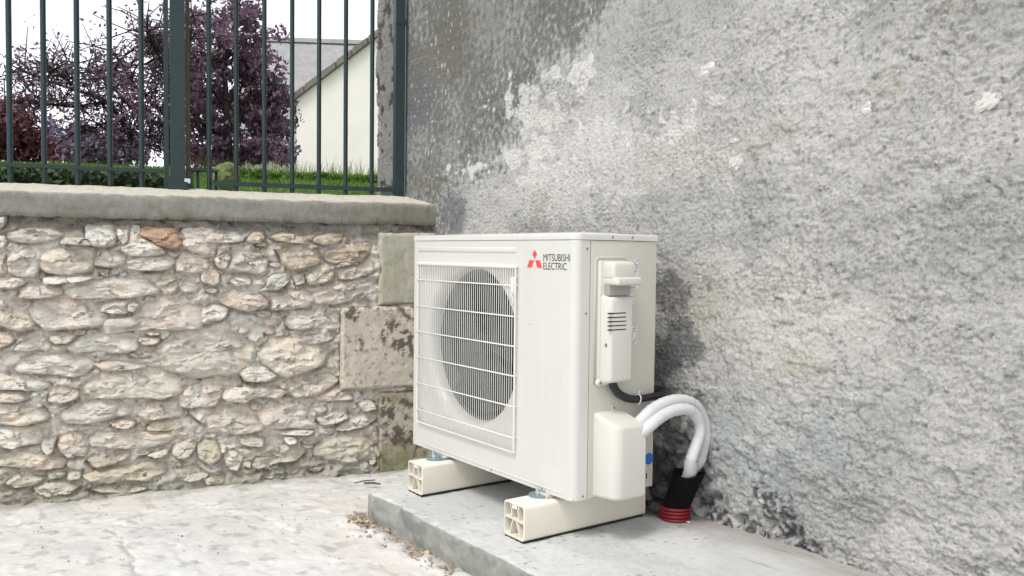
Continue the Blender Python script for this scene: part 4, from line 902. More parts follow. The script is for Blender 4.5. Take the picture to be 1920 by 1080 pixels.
def text_mesh(txt, name, x0, x1, z0, z1, y, mat, parent, bold=0.0):
    cu = bpy.data.curves.new(name, 'FONT'); cu.body = txt; cu.extrude = 0.0; cu.offset = bold; cu.resolution_u = 4; cu.space_character = 1.0
    to = bpy.data.objects.new(name, cu); COL.objects.link(to); dg = bpy.context.evaluated_depsgraph_get()
    me = bpy.data.meshes.new_from_object(to.evaluated_get(dg)); bpy.data.objects.remove(to)
    co = np.array([v.co[:] for v in me.vertices]); lo, hi = co.min(0), co.max(0)
    V = np.stack([x0 + (co[:, 0] - lo[0]) / (hi[0] - lo[0]) * (x1 - x0), np.full(len(co), y), z0 + (co[:, 1] - lo[1]) / (hi[1] - lo[1]) * (z1 - z0)], 1)
    F = [tuple(p.vertices) for p in me.polygons]; bpy.data.meshes.remove(me)
    return mk(name, V, F, mat, parent)
text_mesh('MITSUBISHI', 'lettering', -0.1525, -0.026, UZ + 0.7085, UZ + 0.730, -0.0008, M_BLACKP, logo)
text_mesh('ELECTRIC', 'lettering', -0.1525, -0.0415, UZ + 0.6825, UZ + 0.704, -0.0008, M_BLACKP, logo)
# mounting feet of the unit
BX = (-0.076, -0.670)
for x in BX:
    MB().rbox((x - 0.075, -0.012, UZ - 0.0127), (x - 0.028, 0.342, UZ - 0.0005), 0.002, 2).build('mounting_foot', M_SIDE, U)

# ================================================================== FOOT BLOCKS
BZT = 0.1131; BW = 0.103; BY0, BY1 = -0.119, 0.3755
def rrect(x0, x1, z0, z1, r, n=4):
    out = []
    for (cx_, cz_, a0) in ((x1 - r, z1 - r, 0), (x0 + r, z1 - r, 90), (x0 + r, z0 + r, 180), (x1 - r, z0 + r, 270)):
        for k in range(n + 1):
            a = math.radians(a0 + 90 * k / n); out.append((cx_ + r * math.cos(a), cz_ + r * math.sin(a)))
    return out
for bi, x1 in enumerate(BX):
    x0 = x1 - BW; zb = 0.007
    fb_ = thing('support_block', (x0 + BW / 2, 0.13, 0), ['hollow cream plastic support block under the grille end of the outdoor unit', 'hollow cream plastic support block under the pipe end of the outdoor unit'][1 - bi], 'support block', 'plastic blocks under the outdoor unit')
    O_ = rrect(x0, x1, zb, BZT, 0.012); I_ = rrect(x0 + 0.0045, x1 - 0.0045, zb + 0.006, BZT - 0.0045, 0.009); n_ = len(O_)
    V = [(p[0], BY0 + 0.001 , p[1]) for p in O_] + [(p[0], BY1, p[1]) for p in O_] + [(p[0], BY0, p[1]) for p in I_] + [(p[0], BY1 - 0.03, p[1]) for p in I_]
    F = []
    for k in range(n_):
        j = (k + 1) % n_
        F += [(k, j, n_ + j, n_ + k), (2 * n_ + k, k, j, 2 * n_ + j)[::-1], (2 * n_ + j, 2 * n_ + k, 3 * n_ + k, 3 * n_ + j)]
    F += [tuple(range(n_, 2 * n_)), tuple(range(3 * n_, 4 * n_))]
    MB().add(V, F).build('shell', M_PVC, fb_, auto=35)
    xa, xb, zm = x0 + 0.0045, x1 - 0.0045, zb + 0.052
    yb, ye = BY0 + 0.002, BY1 - 0.031
    MB().add([(xa, yb, zm + 0.003), (xb, yb, zm - 0.001), (xb, ye, zm - 0.001), (xa, ye, zm + 0.003), (xa, yb, zm + 0.0065), (xb, yb, zm + 0.0025), (xb, ye, zm + 0.0025), (xa, ye, zm + 0.0065)],
             [(0, 3, 2, 1), (4, 5, 6, 7), (0, 1, 5, 4), (1, 2, 6, 5), (2, 3, 7, 6), (3, 0, 4, 7)]).build('rib', M_PVC, fb_)
    for (xt, xo, z0, z1) in ((x0 + 0.037, x0 + 0.034, zm + 0.004, BZT - 0.0045), (x1 - 0.037, x1 - 0.032, zm + 0.003, BZT - 0.0045), (x0 + 0.043, x0 + 0.025, zb + 0.006, zm + 0.003), (x1 - 0.044, x1 - 0.024, zb + 0.006, zm + 0.001)):
        t_ = 0.0017
        MB().add([(xo - t_, yb, z0), (xo + t_, yb, z0), (xo + t_, ye, z0), (xo - t_, ye, z0), (xt - t_, yb, z1), (xt + t_, yb, z1), (xt + t_, ye, z1), (xt - t_, ye, z1)],
                 [(0, 3, 2, 1), (4, 5, 6, 7), (0, 1, 5, 4), (1, 2, 6, 5), (2, 3, 7, 6), (3, 0, 4, 7)]).build('rib', M_PVC, fb_)
    MB().box((x0 + 0.030, yb, BZT - 0.018), (x1 - 0.030, ye, BZT - 0.0043)).build('screw_channel', M_PVC, fb_)
    for k in range(4):
        xx = x0 + 0.004 + k * 0.0255; MB().box((xx, BY0 + 0.002, 0.0008), (xx + 0.015, BY1 - 0.002, 0.0075)).build('rubber_strip', M_RUB, fb_)
    # clamp bolting the unit down
    u, v = ((1010, 930), (815, 861))[bi]
    P = at_z(u, v, BZT); cx_, cy_ = float(P[0]), float(P[1])
    cl = thing('mounting_clamp', (cx_, cy_, BZT), ['galvanised bolt and clamp on the support block nearer the pipes', 'galvanised bolt and clamp on the support block at the grille end'][bi], 'clamp', 'clamps on the support blocks')
    mb = MB(); pl = [(cx_ + 0.034 * math.cos(a), cy_ + 0.006 + 0.036 * math.sin(a)) for a in np.linspace(math.pi, 2 * math.pi, 14)] + [(cx_ + 0.034, cy_ + 0.075), (cx_ - 0.034, cy_ + 0.075)]
    mb.prism(pl, 'z', BZT + 0.0004, BZT + 0.006).build('plate', M_PLATE, cl)
    MB().lathe((cx_, cy_ - 0.006, BZT + 0.006), [(0.0, 0.028), (0.0052, 0.027), (0.0055, 0.008), (0.0055, 0.0)], 12).build('bolt', M_GALV, cl, auto=30)
    MB().lathe((cx_, cy_ - 0.006, BZT + 0.006), [(0.0, 0.009), (0.008, 0.009), (0.0085, 0.007), (0.0085, 0.0)], 6).build('nut', M_GALV, cl)
    MB().prism([(cy_ + 0.004, BZT + 0.006), (cy_ + 0.030, BZT + 0.006), (cy_ + 0.034, BZT + 0.0128), (cy_ + 0.012, BZT + 0.0200), (cy_ + 0.008, BZT + 0.017)], 'x', cx_ - 0.004, cx_ + 0.018).build('clip', M_GALV, cl)

# ================================================================== PIPES, CABLE, CONDUIT
PA = np.array([0.068, 0.19, 0]); PB = np.array([0.066, 0.44, 0]); pdv = (PB - PA) / np.linalg.norm(PB - PA); pnv = np.array([pdv[1], -pdv[0], 0])
def on_pipe(u, v, off): return at_plane(u, v, PA + pnv * off, pnv)
inner = [(1215, 801), (1243, 779), (1271, 768), (1294, 770), (1309, 787), (1312, 811), (1305, 835), (1296, 862)]
outer = [(1205, 785), (1229, 764), (1257, 752), (1284, 751), (1305, 762), (1318, 785), (1323, 811), (1319, 836), (1311, 862)]
RC = np.array([-0.008, 0.442, 0.0]); topc = at_x(1294, 886, 0.062)
def pipe(px, off, name, label):
    sgn = 1 if off > 0.015 else -1
    end = topc + np.array([0.012, -0.016, 0]) * sgn
    P = spline([np.array([0.045, 0.145, 0.27 + (0.02 if sgn < 0 else 0)])] + [on_pipe(u, v, off) for u, v in px] + [end, end * 0.55 + (RC + np.array([0, 0, 0.05])) * 0.45], 7)
    t = thing(name, P[-1], label, 'pipe', 'white insulated refrigerant pipes')
    n_ = len(P)
    rad = [0.0182 + 0.0009 * float(pn(np.array(i * 0.45), np.array(off * 99), 61)) + 0.0005 * math.sin(i * 2.3) + (0.0006 if i % 11 == 0 else 0) for i in range(n_)]
    MB().tube(P, rad, 20).build('insulation', M_INSUL, t, smooth=True)
    for fr_ in (0.40, 0.62):
        i = int(n_ * fr_); MB().tube([P[i], P[i] * 0.5 + P[i + 1] * 0.5], 0.0193, 20, False).build('tape_band', M_BAND, t, smooth=True)
    i = int(n_ * 0.79); MB().tube(P[i:], 0.0208, 20, False).build('foam_sleeve', M_TAPE, t, smooth=True)
    return t, P
tO, PO = pipe(outer, 0.0, 'insulated_pipe', 'white foam insulated pipe forming the outer, upper arc beside the unit')
tI, PI_ = pipe(inner, 0.026, 'insulated_pipe', 'white foam insulated pipe forming the inner, lower arc beside the unit')
# black cable from the electrical cover to the wall
cpx = [(1146, 716), (1149, 725), (1157, 738), (1172, 747), (1190, 750)]
CP = [at_x(u, v, x) for (u, v), x in zip(cpx, (0.026, 0.027, 0.026, 0.022, 0.018))]
CP += [np.array([0.014, 0.30, CP[-1][2] + 0.001]), np.array([0.000, 0.37, CP[-1][2] + 0.003]), np.array([-0.06, 0.42, CP[-1][2] + 0.002]), np.array([-0.16, 0.45, CP[-1][2] - 0.006])]
ct = thing('power_cable', CP[0], 'thick black cable curving from the side cover to behind the unit', 'cable')
MB().tube(spline(CP, 7), 0.0095, 14).build('sheath', M_CABLE, ct, smooth=True)
MB().tube(spline([p + np.array([-0.004, 0.012, 0.006]) for p in CP], 7), 0.0065, 12).build('second_core', M_CABLE, ct, smooth=True)
c0 = at_x(1196, 749, 0.016); tie = [c0 + np.array([0.013 * math.cos(a), 0.002 * math.sin(2 * a), 0.016 * math.sin(a)]) for a in np.linspace(0, 2 * math.pi, 22)]
MB().tube(tie, 0.002, 6).tube([tie[5], tie[5] + np.array([0.004, 0.004, 0.012])], 0.002, 6).build('cable_tie', M_WIRE, ct, smooth=True)
# sleeve and ringed conduit coming up through the slab
cond = thing('corrugated_conduit', RC, 'red ringed conduit stub rising from the slab by the grey wall', 'conduit')
for k in range(4):
    z = 0.006 + k * 0.0115
    mb = MB(); n1, n2 = 40, 10; V = []; F = []
    for i in range(n1):
        a = 2 * math.pi * i / n1
        for j in range(n2):
            b_ = 2 * math.pi * j / n2; r = 0.046 + 0.0062 * math.cos(b_); V.append(tuple(RC + np.array([r * math.cos(a), r * math.sin(a), z + 0.0056 * math.sin(b_)])))
    for i in range(n1):
        for j in range(n2): F.append((i * n2 + j, ((i + 1) % n1) * n2 + j, ((i + 1) % n1) * n2 + (j + 1) % n2, i * n2 + (j + 1) % n2))
    mb.add(V, F).build('ring', M_REDC, cond, smooth=True)
MB().lathe(RC, [(0.0415, -0.01), (0.0415, 0.046)], 32).build('inner_wall', M_REDC, cond, smooth=True)
slv = thing('black_sleeve', RC + np.array([0, 0, 0.04]), 'black flexible sleeve gathering the white pipes above the red conduit', 'sleeve')
V = []; F = []; nl, na = 9, 28
for i in range(nl):
    t_ = i / (nl - 1); ce = RC * (1 - t_) + topc * t_; ce[2] = 0.03 + (topc[2] - 0.03) * t_
    for k in range(na):
        a = 2 * math.pi * k / na; r = (0.043 * (1 - t_) + 0.050 * t_) * (1 + 0.05 * math.sin(3 * a + 4 * t_) + 0.03 * math.sin(7 * a - 5 * t_)); V.append(tuple(ce + np.array([r * math.cos(a) * 0.95, r * math.sin(a), 0.006 * math.sin(2 * a + 1) * t_])))
for i in range(nl - 1):
    for k in range(na): F.append((i * na + k, i * na + (k + 1) % na, (i + 1) * na + (k + 1) % na, (i + 1) * na + k))
n0 = len(V); V.append(tuple(topc - np.array([0, 0, 0.035])))
for k in range(na): F.append(((nl - 1) * na + k, (nl - 1) * na + (k + 1) % na, n0))
mk('sleeve_cloth', V, F, M_SLEEVE, slv, smooth=True)
# red conduit end lying behind, dark stones and rubbish against the wall
loose = [RC + np.array(p) for p in ((-0.035, -0.03, 0.03), (-0.075, -0.03, 0.03), (-0.12, -0.01, 0.022), (-0.18, 0.02, 0.014))]
tag(MB().tube(spline(loose, 5), 0.008, 10).build('conduit_offcut', M_REDC, smooth=True), 'thin red tube lying on the slab behind the conduit rings', 'tube')
for (u, v, y, rx, ry, rz, sd_, lb) in ((1246, 878, 0.468, 0.034, 0.028, 0.032, 51, 'dark block of stone jutting from the wall behind the unit'),
                                       (1240, 920, 0.45, 0.045, 0.03, 0.03, 52, 'dark stone low behind the unit, left of the black sleeve'),
                                       (1232, 948, 0.42, 0.05, 0.03, 0.016, 53, 'flat black stone on the slab behind the unit')):
    P = at_y(u, v, y); me = rock_mesh('dark_stone', rx, ry, rz, sd_, M_DROCK, 3, 0.4)
    o = link('dark_stone', me, None, P); tag(o, lb, 'stone', 'dark stones behind the unit')
for (u, v, r, lb) in ((1256, 972, 0.012, 'pale pebble in front of the red conduit rings'), (1290, 980, 0.006, 'tiny chip of stone right of the pale pebble')):
    P = at_z(u, v, 0.0); me = rock_mesh('pebble', r * 1.5, r, r * 0.6, int(u), M_PEB, 2, 0.4)
    tag(link('pebble', me, None, (P[0], P[1], r * 0.4)), lb, 'pebble', 'pebbles on the slab')
for k, (a, b_, lb) in enumerate((((683, 901), (713, 906), 'thicker dark twig on the ground by the slab corner'), ((664, 899), (704, 894), 'thin twig on the ground beside the stone wall'))):
    A_ = at_z(*a, -0.115); B_ = at_z(*b_, -0.115); mid = (A_ + B_) / 2 + np.array([0, 0.004, 0.004])
    zz = lambda P: np.array([P[0], P[1], G0 - 0.055 * float(sst(0, 0.85, -P[0] - 0.9)) + 0.012])
    tag(MB().tube([zz(A_), zz(mid) + np.array([0, 0, .003]), zz(B_)], [0.004 - 0.002 * k, 0.005 - 0.002 * k, 0.003 - 0.001 * k], 7).build('twig', M_TWIG, smooth=True), lb, 'twig', 'twigs')

# ================================================================== FENCE
FQ = 0.22; ZTOP = 2.75
def bar_box(mb, s, hw_, z0, z1, q=FQ, hq=None):
    hq = hw_ if hq is None else hq
    P = [SQ(s + a, q + b_, z) for z in (z0, z1) for a, b_ in ((-hw_, -hq), (hw_, -hq), (hw_, hq), (-hw_, hq))]
    return mb.add(P, [(0, 3, 2, 1), (4, 5, 6, 7), (0, 1, 5, 4), (1, 2, 6, 5), (2, 3, 7, 6), (3, 0, 4, 7)])
def span(mb, s0, s1, z, hz, hq):
    P = [SQ(s, FQ + q, z + h_) for s in (s0, s1) for q, h_ in ((-hq, -hz), (hq, -hz), (hq, hz), (-hq, hz))]
    return mb.add(P, [(0, 1, 2, 3), (7, 6, 5, 4), (0, 4, 5, 1), (1, 5, 6, 2), (2, 6, 7, 3), (3, 7, 4, 0)])
fr_ = thing('bar_fence', SQ(-0.6, FQ, 1.12), 'dark green metal bar fence panel between the thick post and the grey wall', 'fence', 'green bar fence on the coping')
for s in (-0.98, -0.862, -0.738, -0.613, -0.489, -0.363, -0.236):
    MB().tube([SQ(s, FQ, 1.122), SQ(s, FQ, ZTOP)], 0.0105, 10).build('bar', M_GREEN, fr_, auto=40)
span(MB(), -0.96, -0.085, 1.157, 0.0095, 0.018).build('bottom_rail', M_GREEN, fr_)
span(MB(), -1.07, -0.085, 2.62, 0.012, 0.018).build('top_rail', M_GREEN, fr_)
bar_box(MB(), -0.100, 0.023, 1.112, ZTOP, FQ + 0.01).build('end_post', M_GREEN, fr_)
bar_box(MB(), -0.074, 0.004, 1.112, ZTOP, FQ + 0.0).build('worn_post_edge', M_GALVP, fr_)
bar_box(MB(), -0.098, 0.026, 1.96, 1.985, FQ + 0.01).build('post_collar', M_GREEN, fr_)
fl_ = thing('bar_fence', SQ(-1.7, FQ, 1.12), 'dark green metal bar fence panel left of the thick post', 'fence', 'green bar fence on the coping')
for s in [-1.259 - 0.1265 * k for k in range(16)]:
    MB().tube([SQ(s, FQ, 1.125), SQ(s, FQ, ZTOP)], 0.0115, 10).build('bar', M_GREEN, fl_, auto=40)
span(MB(), -3.3, -1.17, 1.201, 0.008, 0.016).build('bottom_rail', M_GREEN, fl_); span(MB(), -3.3, -1.17, 2.62, 0.012, 0.018).build('top_rail', M_GREEN, fl_)
pt = thing('fence_post', SQ(-1.112, FQ, 1.12), 'thick dark green steel fence post standing on the coping', 'post')
bar_box(MB(), -1.112, 0.031, 1.12, ZTOP + 0.05, FQ - 0.01).build('post_tube', M_GREEN, pt)
bar_box(MB(), -1.112, 0.040, 1.105, 1.155, FQ - 0.01).build('post_foot', M_GREEN, pt)
bar_box(MB(), -1.159, 0.010, 1.12, ZTOP, FQ - 0.01).build('gate_stile', M_GREEN, pt)
bar_box(MB(), -1.068, 0.009, 1.12, ZTOP, FQ + 0.04).build('wooden_stake', M_RUST, pt)
bar_box(MB(), -1.073, 0.012, 1.150, 1.170, FQ - 0.03).build('bracket', M_GALV, pt)

# ================================================================== GARDEN BEYOND THE WALL
gq = axis_pts([(0.40, 1.5, 0.1), (1.5, 8, 0.2), (8, 60, 4)]); gs = axis_pts([(-40, -8, 4), (-8, 8, 0.25), (8, 40, 4)])
A, B = np.meshgrid(gs, gq, indexing='ij')
bank = 1.03 + 0.10 * sst(0.4, 1.0, B) + 0.40 * sst(1.6, 4.2, B) + 0.10 * sst(4.2, 12, B)
bank += 0.03 * fbm(A * 0.9, B * 0.9, 3, 900)
V = S0 + A[..., None] * WD - B[..., None] * WN + bank[..., None] * np.array([0, 0, 1.])
tag(mk('lawn', V, grid_faces(*A.shape, flip=True), M_SOIL, smooth=True), 'grassy garden bank beyond the fence', kind='structure')
def bankz(s, q): return 1.03 + 0.10 * sst(0.4, 1.0, q) + 0.40 * sst(1.6, 4.2, q) + 0.10 * sst(4.2, 12, q) + 0.03 * fbm(s * 0.9, q * 0.9, 3, 900)
def blades(n, s0, s1, q0, q1, h0, h1, seed, wd=0.004, lean=0.35):
    r = np.random.default_rng(seed); s = r.uniform(s0, s1, n); q = r.uniform(q0, q1, n); z = bankz(s, q) - 0.01
    P = S0 + s[:, None] * WD - q[:, None] * WN; P[:, 2] = z
    hh = r.uniform(h0, h1, n); a = r.uniform(0, 6.283, n); side = np.stack([np.cos(a), np.sin(a), 0 * a], 1) * wd
    b_ = r.uniform(0, 6.283, n); tip = np.stack([np.cos(b_) * lean, np.sin(b_) * lean, np.ones(n)], 1) * hh[:, None]
    V = np.stack([P - side, P + side, P + tip], 1).reshape(-1, 3); F = np.arange(3 * n).reshape(-1, 3); return V, F
V, F = blades(70000, -2.4, 1.6, 1.4, 5.6, 0.015, 0.045, 910, 0.007)
tag(mk('grass', V, F, M_GRASS), 'bright green mown grass on the bank beyond the fence', 'grass', kind='stuff')
V, F = blades(2600, -0.9, 2.2, 4.6, 6.8, 0.12, 0.30, 911, 0.006, 0.3)
tag(mk('tall_grass', V, F, M_STRAW), 'tall pale grass tufts at the foot of the cream house wall', 'grass', kind='stuff')
def leaves(P, size, seed, flat=0.0):
    r = np.random.default_rng(seed); n = len(P); d1 = r.standard_normal((n, 3)); d1 /= np.linalg.norm(d1, axis=1)[:, None]
    d2 = r.standard_normal((n, 3)); d2 -= d1 * (d1 * d2).sum(1)[:, None]; d2 /= np.linalg.norm(d2, axis=1)[:, None]
    sz = size * r.uniform(0.6, 1.3, n)[:, None]; nn = np.cross(d1, d2) * sz * 0.18
    V = np.stack([P - d1 * sz, P + d2 * sz * 0.55 + nn, P + d1 * sz, P - d2 * sz * 0.55 + nn], 1).reshape(-1, 3)
    i = np.arange(n)[:, None] * 4; return V, np.concatenate([i + np.array([[0, 1, 2]]), i + np.array([[0, 2, 3]])], 0)
def clump(cen, rad, n, rng):
    d = rng.standard_normal((n, 3)); d /= np.linalg.norm(d, axis=1)[:, None]; return np.asarray(cen) + d * (rng.uniform(0, 1, n) ** 0.45)[:, None] * np.asarray(rad)
def tree_px(name, label, D, trunk, branches, clumps, leafmat, lsize, seed, twigs=0, group='plum trees beyond the fence', rtrunk=0.05, twig_leaves=3, tw_len=(0.15, 0.5)):
    """branches: polylines surveyed in the picture at distance D; each branch tip also spreads in depth"""
    rng = np.random.default_rng(seed); base_ = at_dist(*trunk[0], D); sq = np.dot(base_ - S0, WD), -np.dot(base_ - S0, WN)
    base_[2] = float(bankz(np.array(sq[0]), np.array(sq[1]))) - 0.05
    t = thing(name, base_, label, 'tree', group)
    mb = MB(); tp = [base_] + [at_dist(u, v, D) for u, v in trunk[1:]]
    mb.tube(spline(tp, 4), list(np.linspace(rtrunk, rtrunk * 0.45, len(spline(tp, 4)))), 9)
    lp = []
    def grow(P, r0):
        mb.tube(P, list(np.linspace(r0, r0 * 0.3, len(P))), 6)
    for br in branches:
        dd = rng.uniform(-0.5, 0.5); P = [at_dist(u, v, D + dd * k / max(1, len(br) - 1)) for k, (u, v) in enumerate(br)]; P = spline(P, 5)
        grow(P, 0.020)
        for _ in range(twigs):
            i = rng.integers(1, len(P)); q = P[i]; d = rng.standard_normal(3) * np.array([1, 1, 0.8]) + np.array([0, 0, 0.25]); d /= np.linalg.norm(d)
            ln = rng.uniform(*tw_len); tw = [q]
            for _k in range(3): d = d + 0.45 * rng.standard_normal(3); d /= np.linalg.norm(d); tw.append(tw[-1] + d * ln / 3)
            mb.tube(tw, [0.006, 0.005, 0.004, 0.0025], 4, False)
            for _k in range(twig_leaves): lp.append(tw[rng.integers(1, 4)] + 0.05 * rng.standard_normal(3))
    for (u, v, ru, rv, n) in clumps:
        ce = at_dist(u, v, D + rng.uniform(-0.35, 0.35)); rm = ru * D / FPX
        # a limb into every clump, then leaves gathered in small bunches
        grow(spline([tp[-1] if v < 200 else tp[len(tp) // 2], (tp[-1] + ce) / 2 + 0.1 * rng.standard_normal(3), ce], 4), 0.016)
        nb = max(3, n // 26); cen = clump(ce, (rm, rm, rv * D / FPX), nb, rng)
        for q in cen: lp.extend(list(clump(q, (0.10, 0.10, 0.075), max(3, n // nb), rng)))
    mb.build('trunk', M_BARK, t, smooth=True)
    V, F = leaves(np.array(lp), lsize, seed + 1); mk('crown', V, F, leafmat, t)
    return t
tree_px('plum_tree', 'dense dark purple plum tree in front of the cream house', 9.0, [(425, 330), (428, 280), (425, 200), (420, 120)],
        [[(425, 250), (470, 200), (520, 160)], [(425, 200), (380, 140), (350, 60)], [(420, 120), (440, 40), (450, -40)], [(425, 260), (380, 230), (340, 220)]],
        [(430, 60, 75, 55, 900), (400, 150, 70, 60, 1300), (480, 120, 55, 50, 1000), (440, 210, 85, 60, 1900), (500, 220, 50, 60, 1300), (520, 160, 26, 36, 380), (420, 285, 80, 30, 1300),
         (360, 230, 40, 60, 700), (500, 285, 45, 28, 800), (540, 290, 18, 18, 120), (380, 20, 60, 40, 380), (300, 80, 36, 36, 330), (460, 10, 40, 40, 300), (520, 70, 18, 20, 60), (350, 120, 40, 50, 600)],
        M_PLUM, 0.034, 1000, twigs=26)
tree_px('plum_tree', 'sparse plum tree with long bare branches reaching left behind the bars', 8.2, [(318, 330), (315, 270), (312, 210), (318, 140), (325, 60)],
        [[(312, 265), (245, 245), (200, 190), (145, 170), (85, 150), (20, 122)], [(312, 215), (262, 172), (232, 125), (205, 95)], [(312, 240), (255, 210), (200, 150), (165, 130)], [(318, 140), (290, 90), (275, 50)],
         [(245, 245), (190, 240), (140, 250)], [(200, 190), (150, 200), (90, 195), (30, 190)], [(145, 170), (110, 135), (80, 128)], [(312, 280), (260, 265), (215, 262)], [(318, 160), (350, 100), (360, 30)]],
        [(205, 140, 36, 26, 170), (240, 150, 30, 36, 200), (265, 190, 26, 40, 170), (175, 115, 20, 14, 60), (280, 110, 22, 22, 80), (290, 240, 30, 40, 260), (60, 145, 36, 14, 50), (300, 150, 24, 50, 260)],
        M_PLUM, 0.021, 1100, twigs=60, twig_leaves=7, rtrunk=0.045)
tree_px('plum_tree', 'low red leaved plum bush at the left edge behind the bars', 8.8, [(20, 330), (18, 290), (22, 240)],
        [[(20, 270), (50, 230), (70, 200)], [(18, 260), (-10, 220), (-30, 190)]],
        [(10, 230, 40, 34, 700), (45, 250, 36, 36, 800), (15, 285, 50, 26, 900), (70, 285, 24, 22, 300), (-40, 240, 50, 50, 900), (25, 190, 20, 16, 90)], M_REDL, 0.03, 1200, twigs=14)
tree_px('plum_tree', 'pale mauve bushy plum tree low behind the left bars', 11.0, [(175, 330), (172, 290), (176, 260)],
        [[(175, 280), (130, 250), (110, 235)], [(175, 270), (215, 245), (240, 240)]],
        [(120, 270, 40, 34, 900), (165, 265, 36, 30, 800), (215, 280, 40, 30, 850), (150, 295, 60, 20, 700), (250, 290, 30, 22, 400), (100, 240, 22, 14, 130)], M_MAUVE, 0.034, 1300, twigs=12)
# dark low hedge just behind the left part of the fence
rng = np.random.default_rng(1400); n = 9000
s = rng.uniform(-3.2, -1.12, n); q = rng.uniform(0.55, 0.95, n); z = 1.03 + rng.uniform(0, 1, n) ** 0.7 * (0.195 + 0.03 * fbm(s * 3, s * 0, 2, 1401))
P = S0 + s[:, None] * WD - q[:, None] * WN; P[:, 2] = z
V, F = leaves(P, 0.02, 1402); tag(mk('low_hedge', V, F, M_HEDGE), 'dark low hedge behind the foot of the left fence bars', 'hedge', kind='stuff')
# clipped low hedge along the top of the bank, right of the thick post
rng = np.random.default_rng(1450); n = 15000
hs0, hs1 = float(np.dot(at_dist(405, 325, 7.6) - S0, WD)), float(np.dot(at_dist(760, 325, 7.6) - S0, WD))
s = rng.uniform(hs0, hs1, n); q = 3.35 + rng.uniform(0, 0.5, n); ztop = at_dist(560, 321, 7.3)[2]
z = ztop - 0.22 * rng.uniform(0, 1, n) ** 1.6 + 0.012 * fbm(s * 4, q * 4, 2, 1451)
P = S0 + s[:, None] * WD - q[:, None] * WN; P[:, 2] = z
V, F = leaves(P, 0.017, 1452); tag(mk('clipped_hedge', V, F, M_GRASS), 'bright green clipped hedge in front of the cream house', 'hedge', kind='stuff')
# mossy boulder and small green stool
P = at_dist(424, 331, 6.4); me = rock_mesh('mossy_boulder', 0.085, 0.09, 0.10, 77, M_MOSS, 3, 0.25)
tag(link('mossy_boulder', me, None, P), 'rounded mossy boulder on the bank right of the thick post', 'boulder')
Pc = at_dist(383, 319, 5.0); st = thing('garden_stool', Pc - np.array([0, 0, 0.14]), 'small dark green metal stool on the bank right of the thick post', 'stool')
rt = np.array([RIGHT[0], RIGHT[1], 0]); rt /= np.linalg.norm(rt); fw = np.array([-rt[1], rt[0], 0])
def obox(mb, c_, a, b_, h_):
    P = [c_ + rt * i * a + fw * j * b_ + np.array([0, 0, k * h_]) for k in (-1, 1) for i, j in ((-1, -1), (1, -1), (1, 1), (-1, 1))]
    return mb.add(P, [(0, 3, 2, 1), (4, 5, 6, 7), (0, 1, 5, 4), (1, 2, 6, 5), (2, 3, 7, 6), (3, 0, 4, 7)])
obox(MB(), Pc, 0.065, 0.06, 0.007).build('seat', M_GREEN, st)
for i in (-1, 1):
    for j in (-1, 1): obox(MB(), Pc + rt * 0.05 * i + fw * 0.045 * j - np.array([0, 0, 0.075]), 0.007, 0.007, 0.068).build('leg', M_GREEN, st)

# cream house with its gable towards us, grey roofed house behind it
HD = 15.0
hp = at_dist(556, 330, HD); hr = np.array([RIGHT[0], RIGHT[1], 0]); hr /= np.linalg.norm(hr); ang = 0.10
hr = np.array([hr[0] * math.cos(ang) - hr[1] * math.sin(ang), hr[0] * math.sin(ang) + hr[1] * math.cos(ang), 0]); hb = np.array([-hr[1], hr[0], 0])
zg = 1.2; ze = at_dist(553, 186, HD)[2]; pitch_ = 0.80; hwid = 7.0
house = thing('cream_house', (hp[0], hp[1], zg), 'cream rendered gable end of a house beyond the garden', 'house')
def HP(a, b_, z): return hp * np.array([1, 1, 0]) + hr * a + hb * b_ + np.array([0, 0, z])
def pris(mb, prof2, b0, b1):
    n_ = len(prof2); V = [HP(a, b0, z) for a, z in prof2] + [HP(a, b1, z) for a, z in prof2]
    return mb.add(V, [tuple(range(n_)), tuple(range(2 * n_ - 1, n_ - 1, -1))] + [(k, n_ + k, n_ + (k + 1) % n_, (k + 1) % n_) for k in range(n_)])
apx = (hwid / 2, ze + pitch_ * hwid / 2)
pris(MB(), [(0, zg), (hwid, zg), (hwid, ze), apx, (0, ze)], 0, 9).build('wall', M_CREAMW, house)
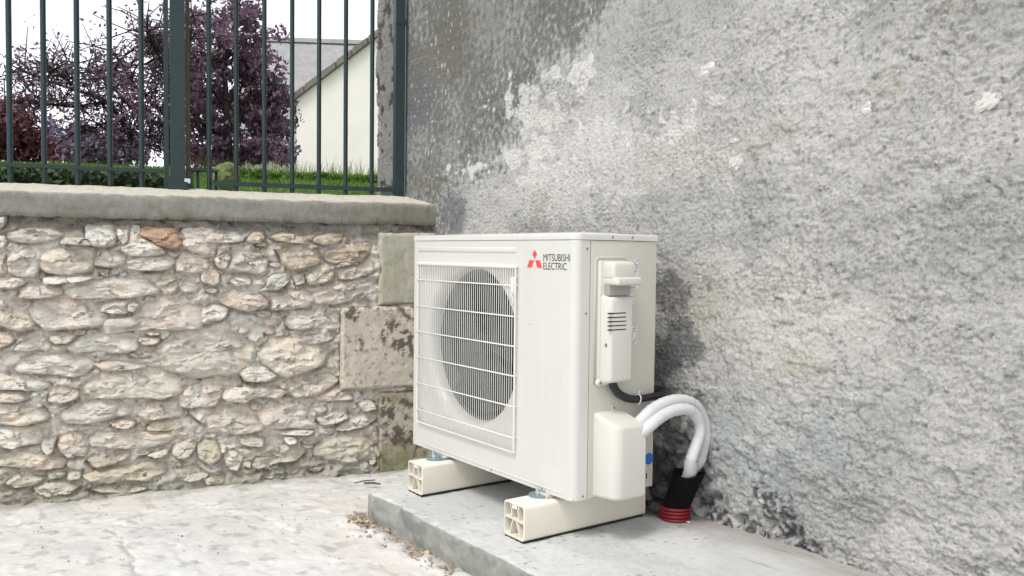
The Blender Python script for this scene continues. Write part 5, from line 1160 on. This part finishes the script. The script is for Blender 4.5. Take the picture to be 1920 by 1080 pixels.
for sgn in (0, 1):
    pr_ = [(-0.12, ze - 0.096), (apx[0], apx[1]), (apx[0], apx[1] + 0.10), (-0.12, ze + 0.004)] if sgn == 0 else [(apx[0], apx[1]), (hwid + 0.12, ze - 0.096), (hwid + 0.12, ze + 0.004), (apx[0], apx[1] + 0.10)]
    rf = pris(MB(), [(a, z + 0.004) for a, z in pr_], -0.06, 9.1).build('roof', M_TILE, house)
    # verge tiles along the sloping edge
    for k in range(14):
        f0, f1 = k / 14, (k + 0.93) / 14
        a0, z0 = pr_[3 if sgn == 0 else 2][0] * (1 - f0) + apx[0] * f0, 0
        if sgn == 0:
            A0 = np.array(pr_[0]) * (1 - f0) + np.array(pr_[1]) * f0; A1 = np.array(pr_[0]) * (1 - f1) + np.array(pr_[1]) * f1
            pris(MB(), [(A0[0], A0[1] + 0.01), (A1[0], A1[1] + 0.01), (A1[0], A1[1] + 0.115), (A0[0], A0[1] + 0.123)], -0.09, -0.055).build('verge_tile', M_TILE, rf)
h2 = thing('grey_roofed_house', at_dist(590, 330, 21.0) * np.array([1, 1, 0]) + np.array([0, 0, 1.2]), 'house with a plain grey tiled roof behind the cream gable', 'house')
zr = at_dist(600, 89, 22.5)[2]; hp2 = at_dist(470, 330, 19.5); 
def HP2(a, b_, z): return hp2 * np.array([1, 1, 0]) + hr * a + hb * b_ + np.array([0, 0, z])
def pris2(mb, a0, a1, prof2):
    n_ = len(prof2); V = [HP2(a0, b_, z) for b_, z in prof2] + [HP2(a1, b_, z) for b_, z in prof2]
    return mb.add(V, [tuple(range(n_)), tuple(range(2 * n_ - 1, n_ - 1, -1))] + [(k, n_ + k, n_ + (k + 1) % n_, (k + 1) % n_) for k in range(n_)])
zev = zr - 3.0 * 0.95
pris2(MB(), -0.3, 8.0, [(0, 1.2), (6, 1.2), (6, zev), (3, zr - 0.12), (0, zev)]).build('wall', M_CREAMW, h2)
pris2(MB(), -0.5, 8.2, [(-0.3, zev - 0.28), (3, zr), (3, zr + 0.08), (-0.3, zev - 0.18)]).build('roof', M_SLATE, h2)
pris2(MB(), -0.5, 8.2, [(3.002, zr), (6.3, zev - 0.28), (6.3, zev - 0.18), (3.002, zr + 0.08)]).build('roof', M_SLATE, h2)
pris2(MB(), -0.52, 8.22, [(2.9, zr + 0.05), (3.1, zr + 0.05), (3.06, zr + 0.16), (2.94, zr + 0.16)]).build('ridge_tile', M_SLATE, h2)
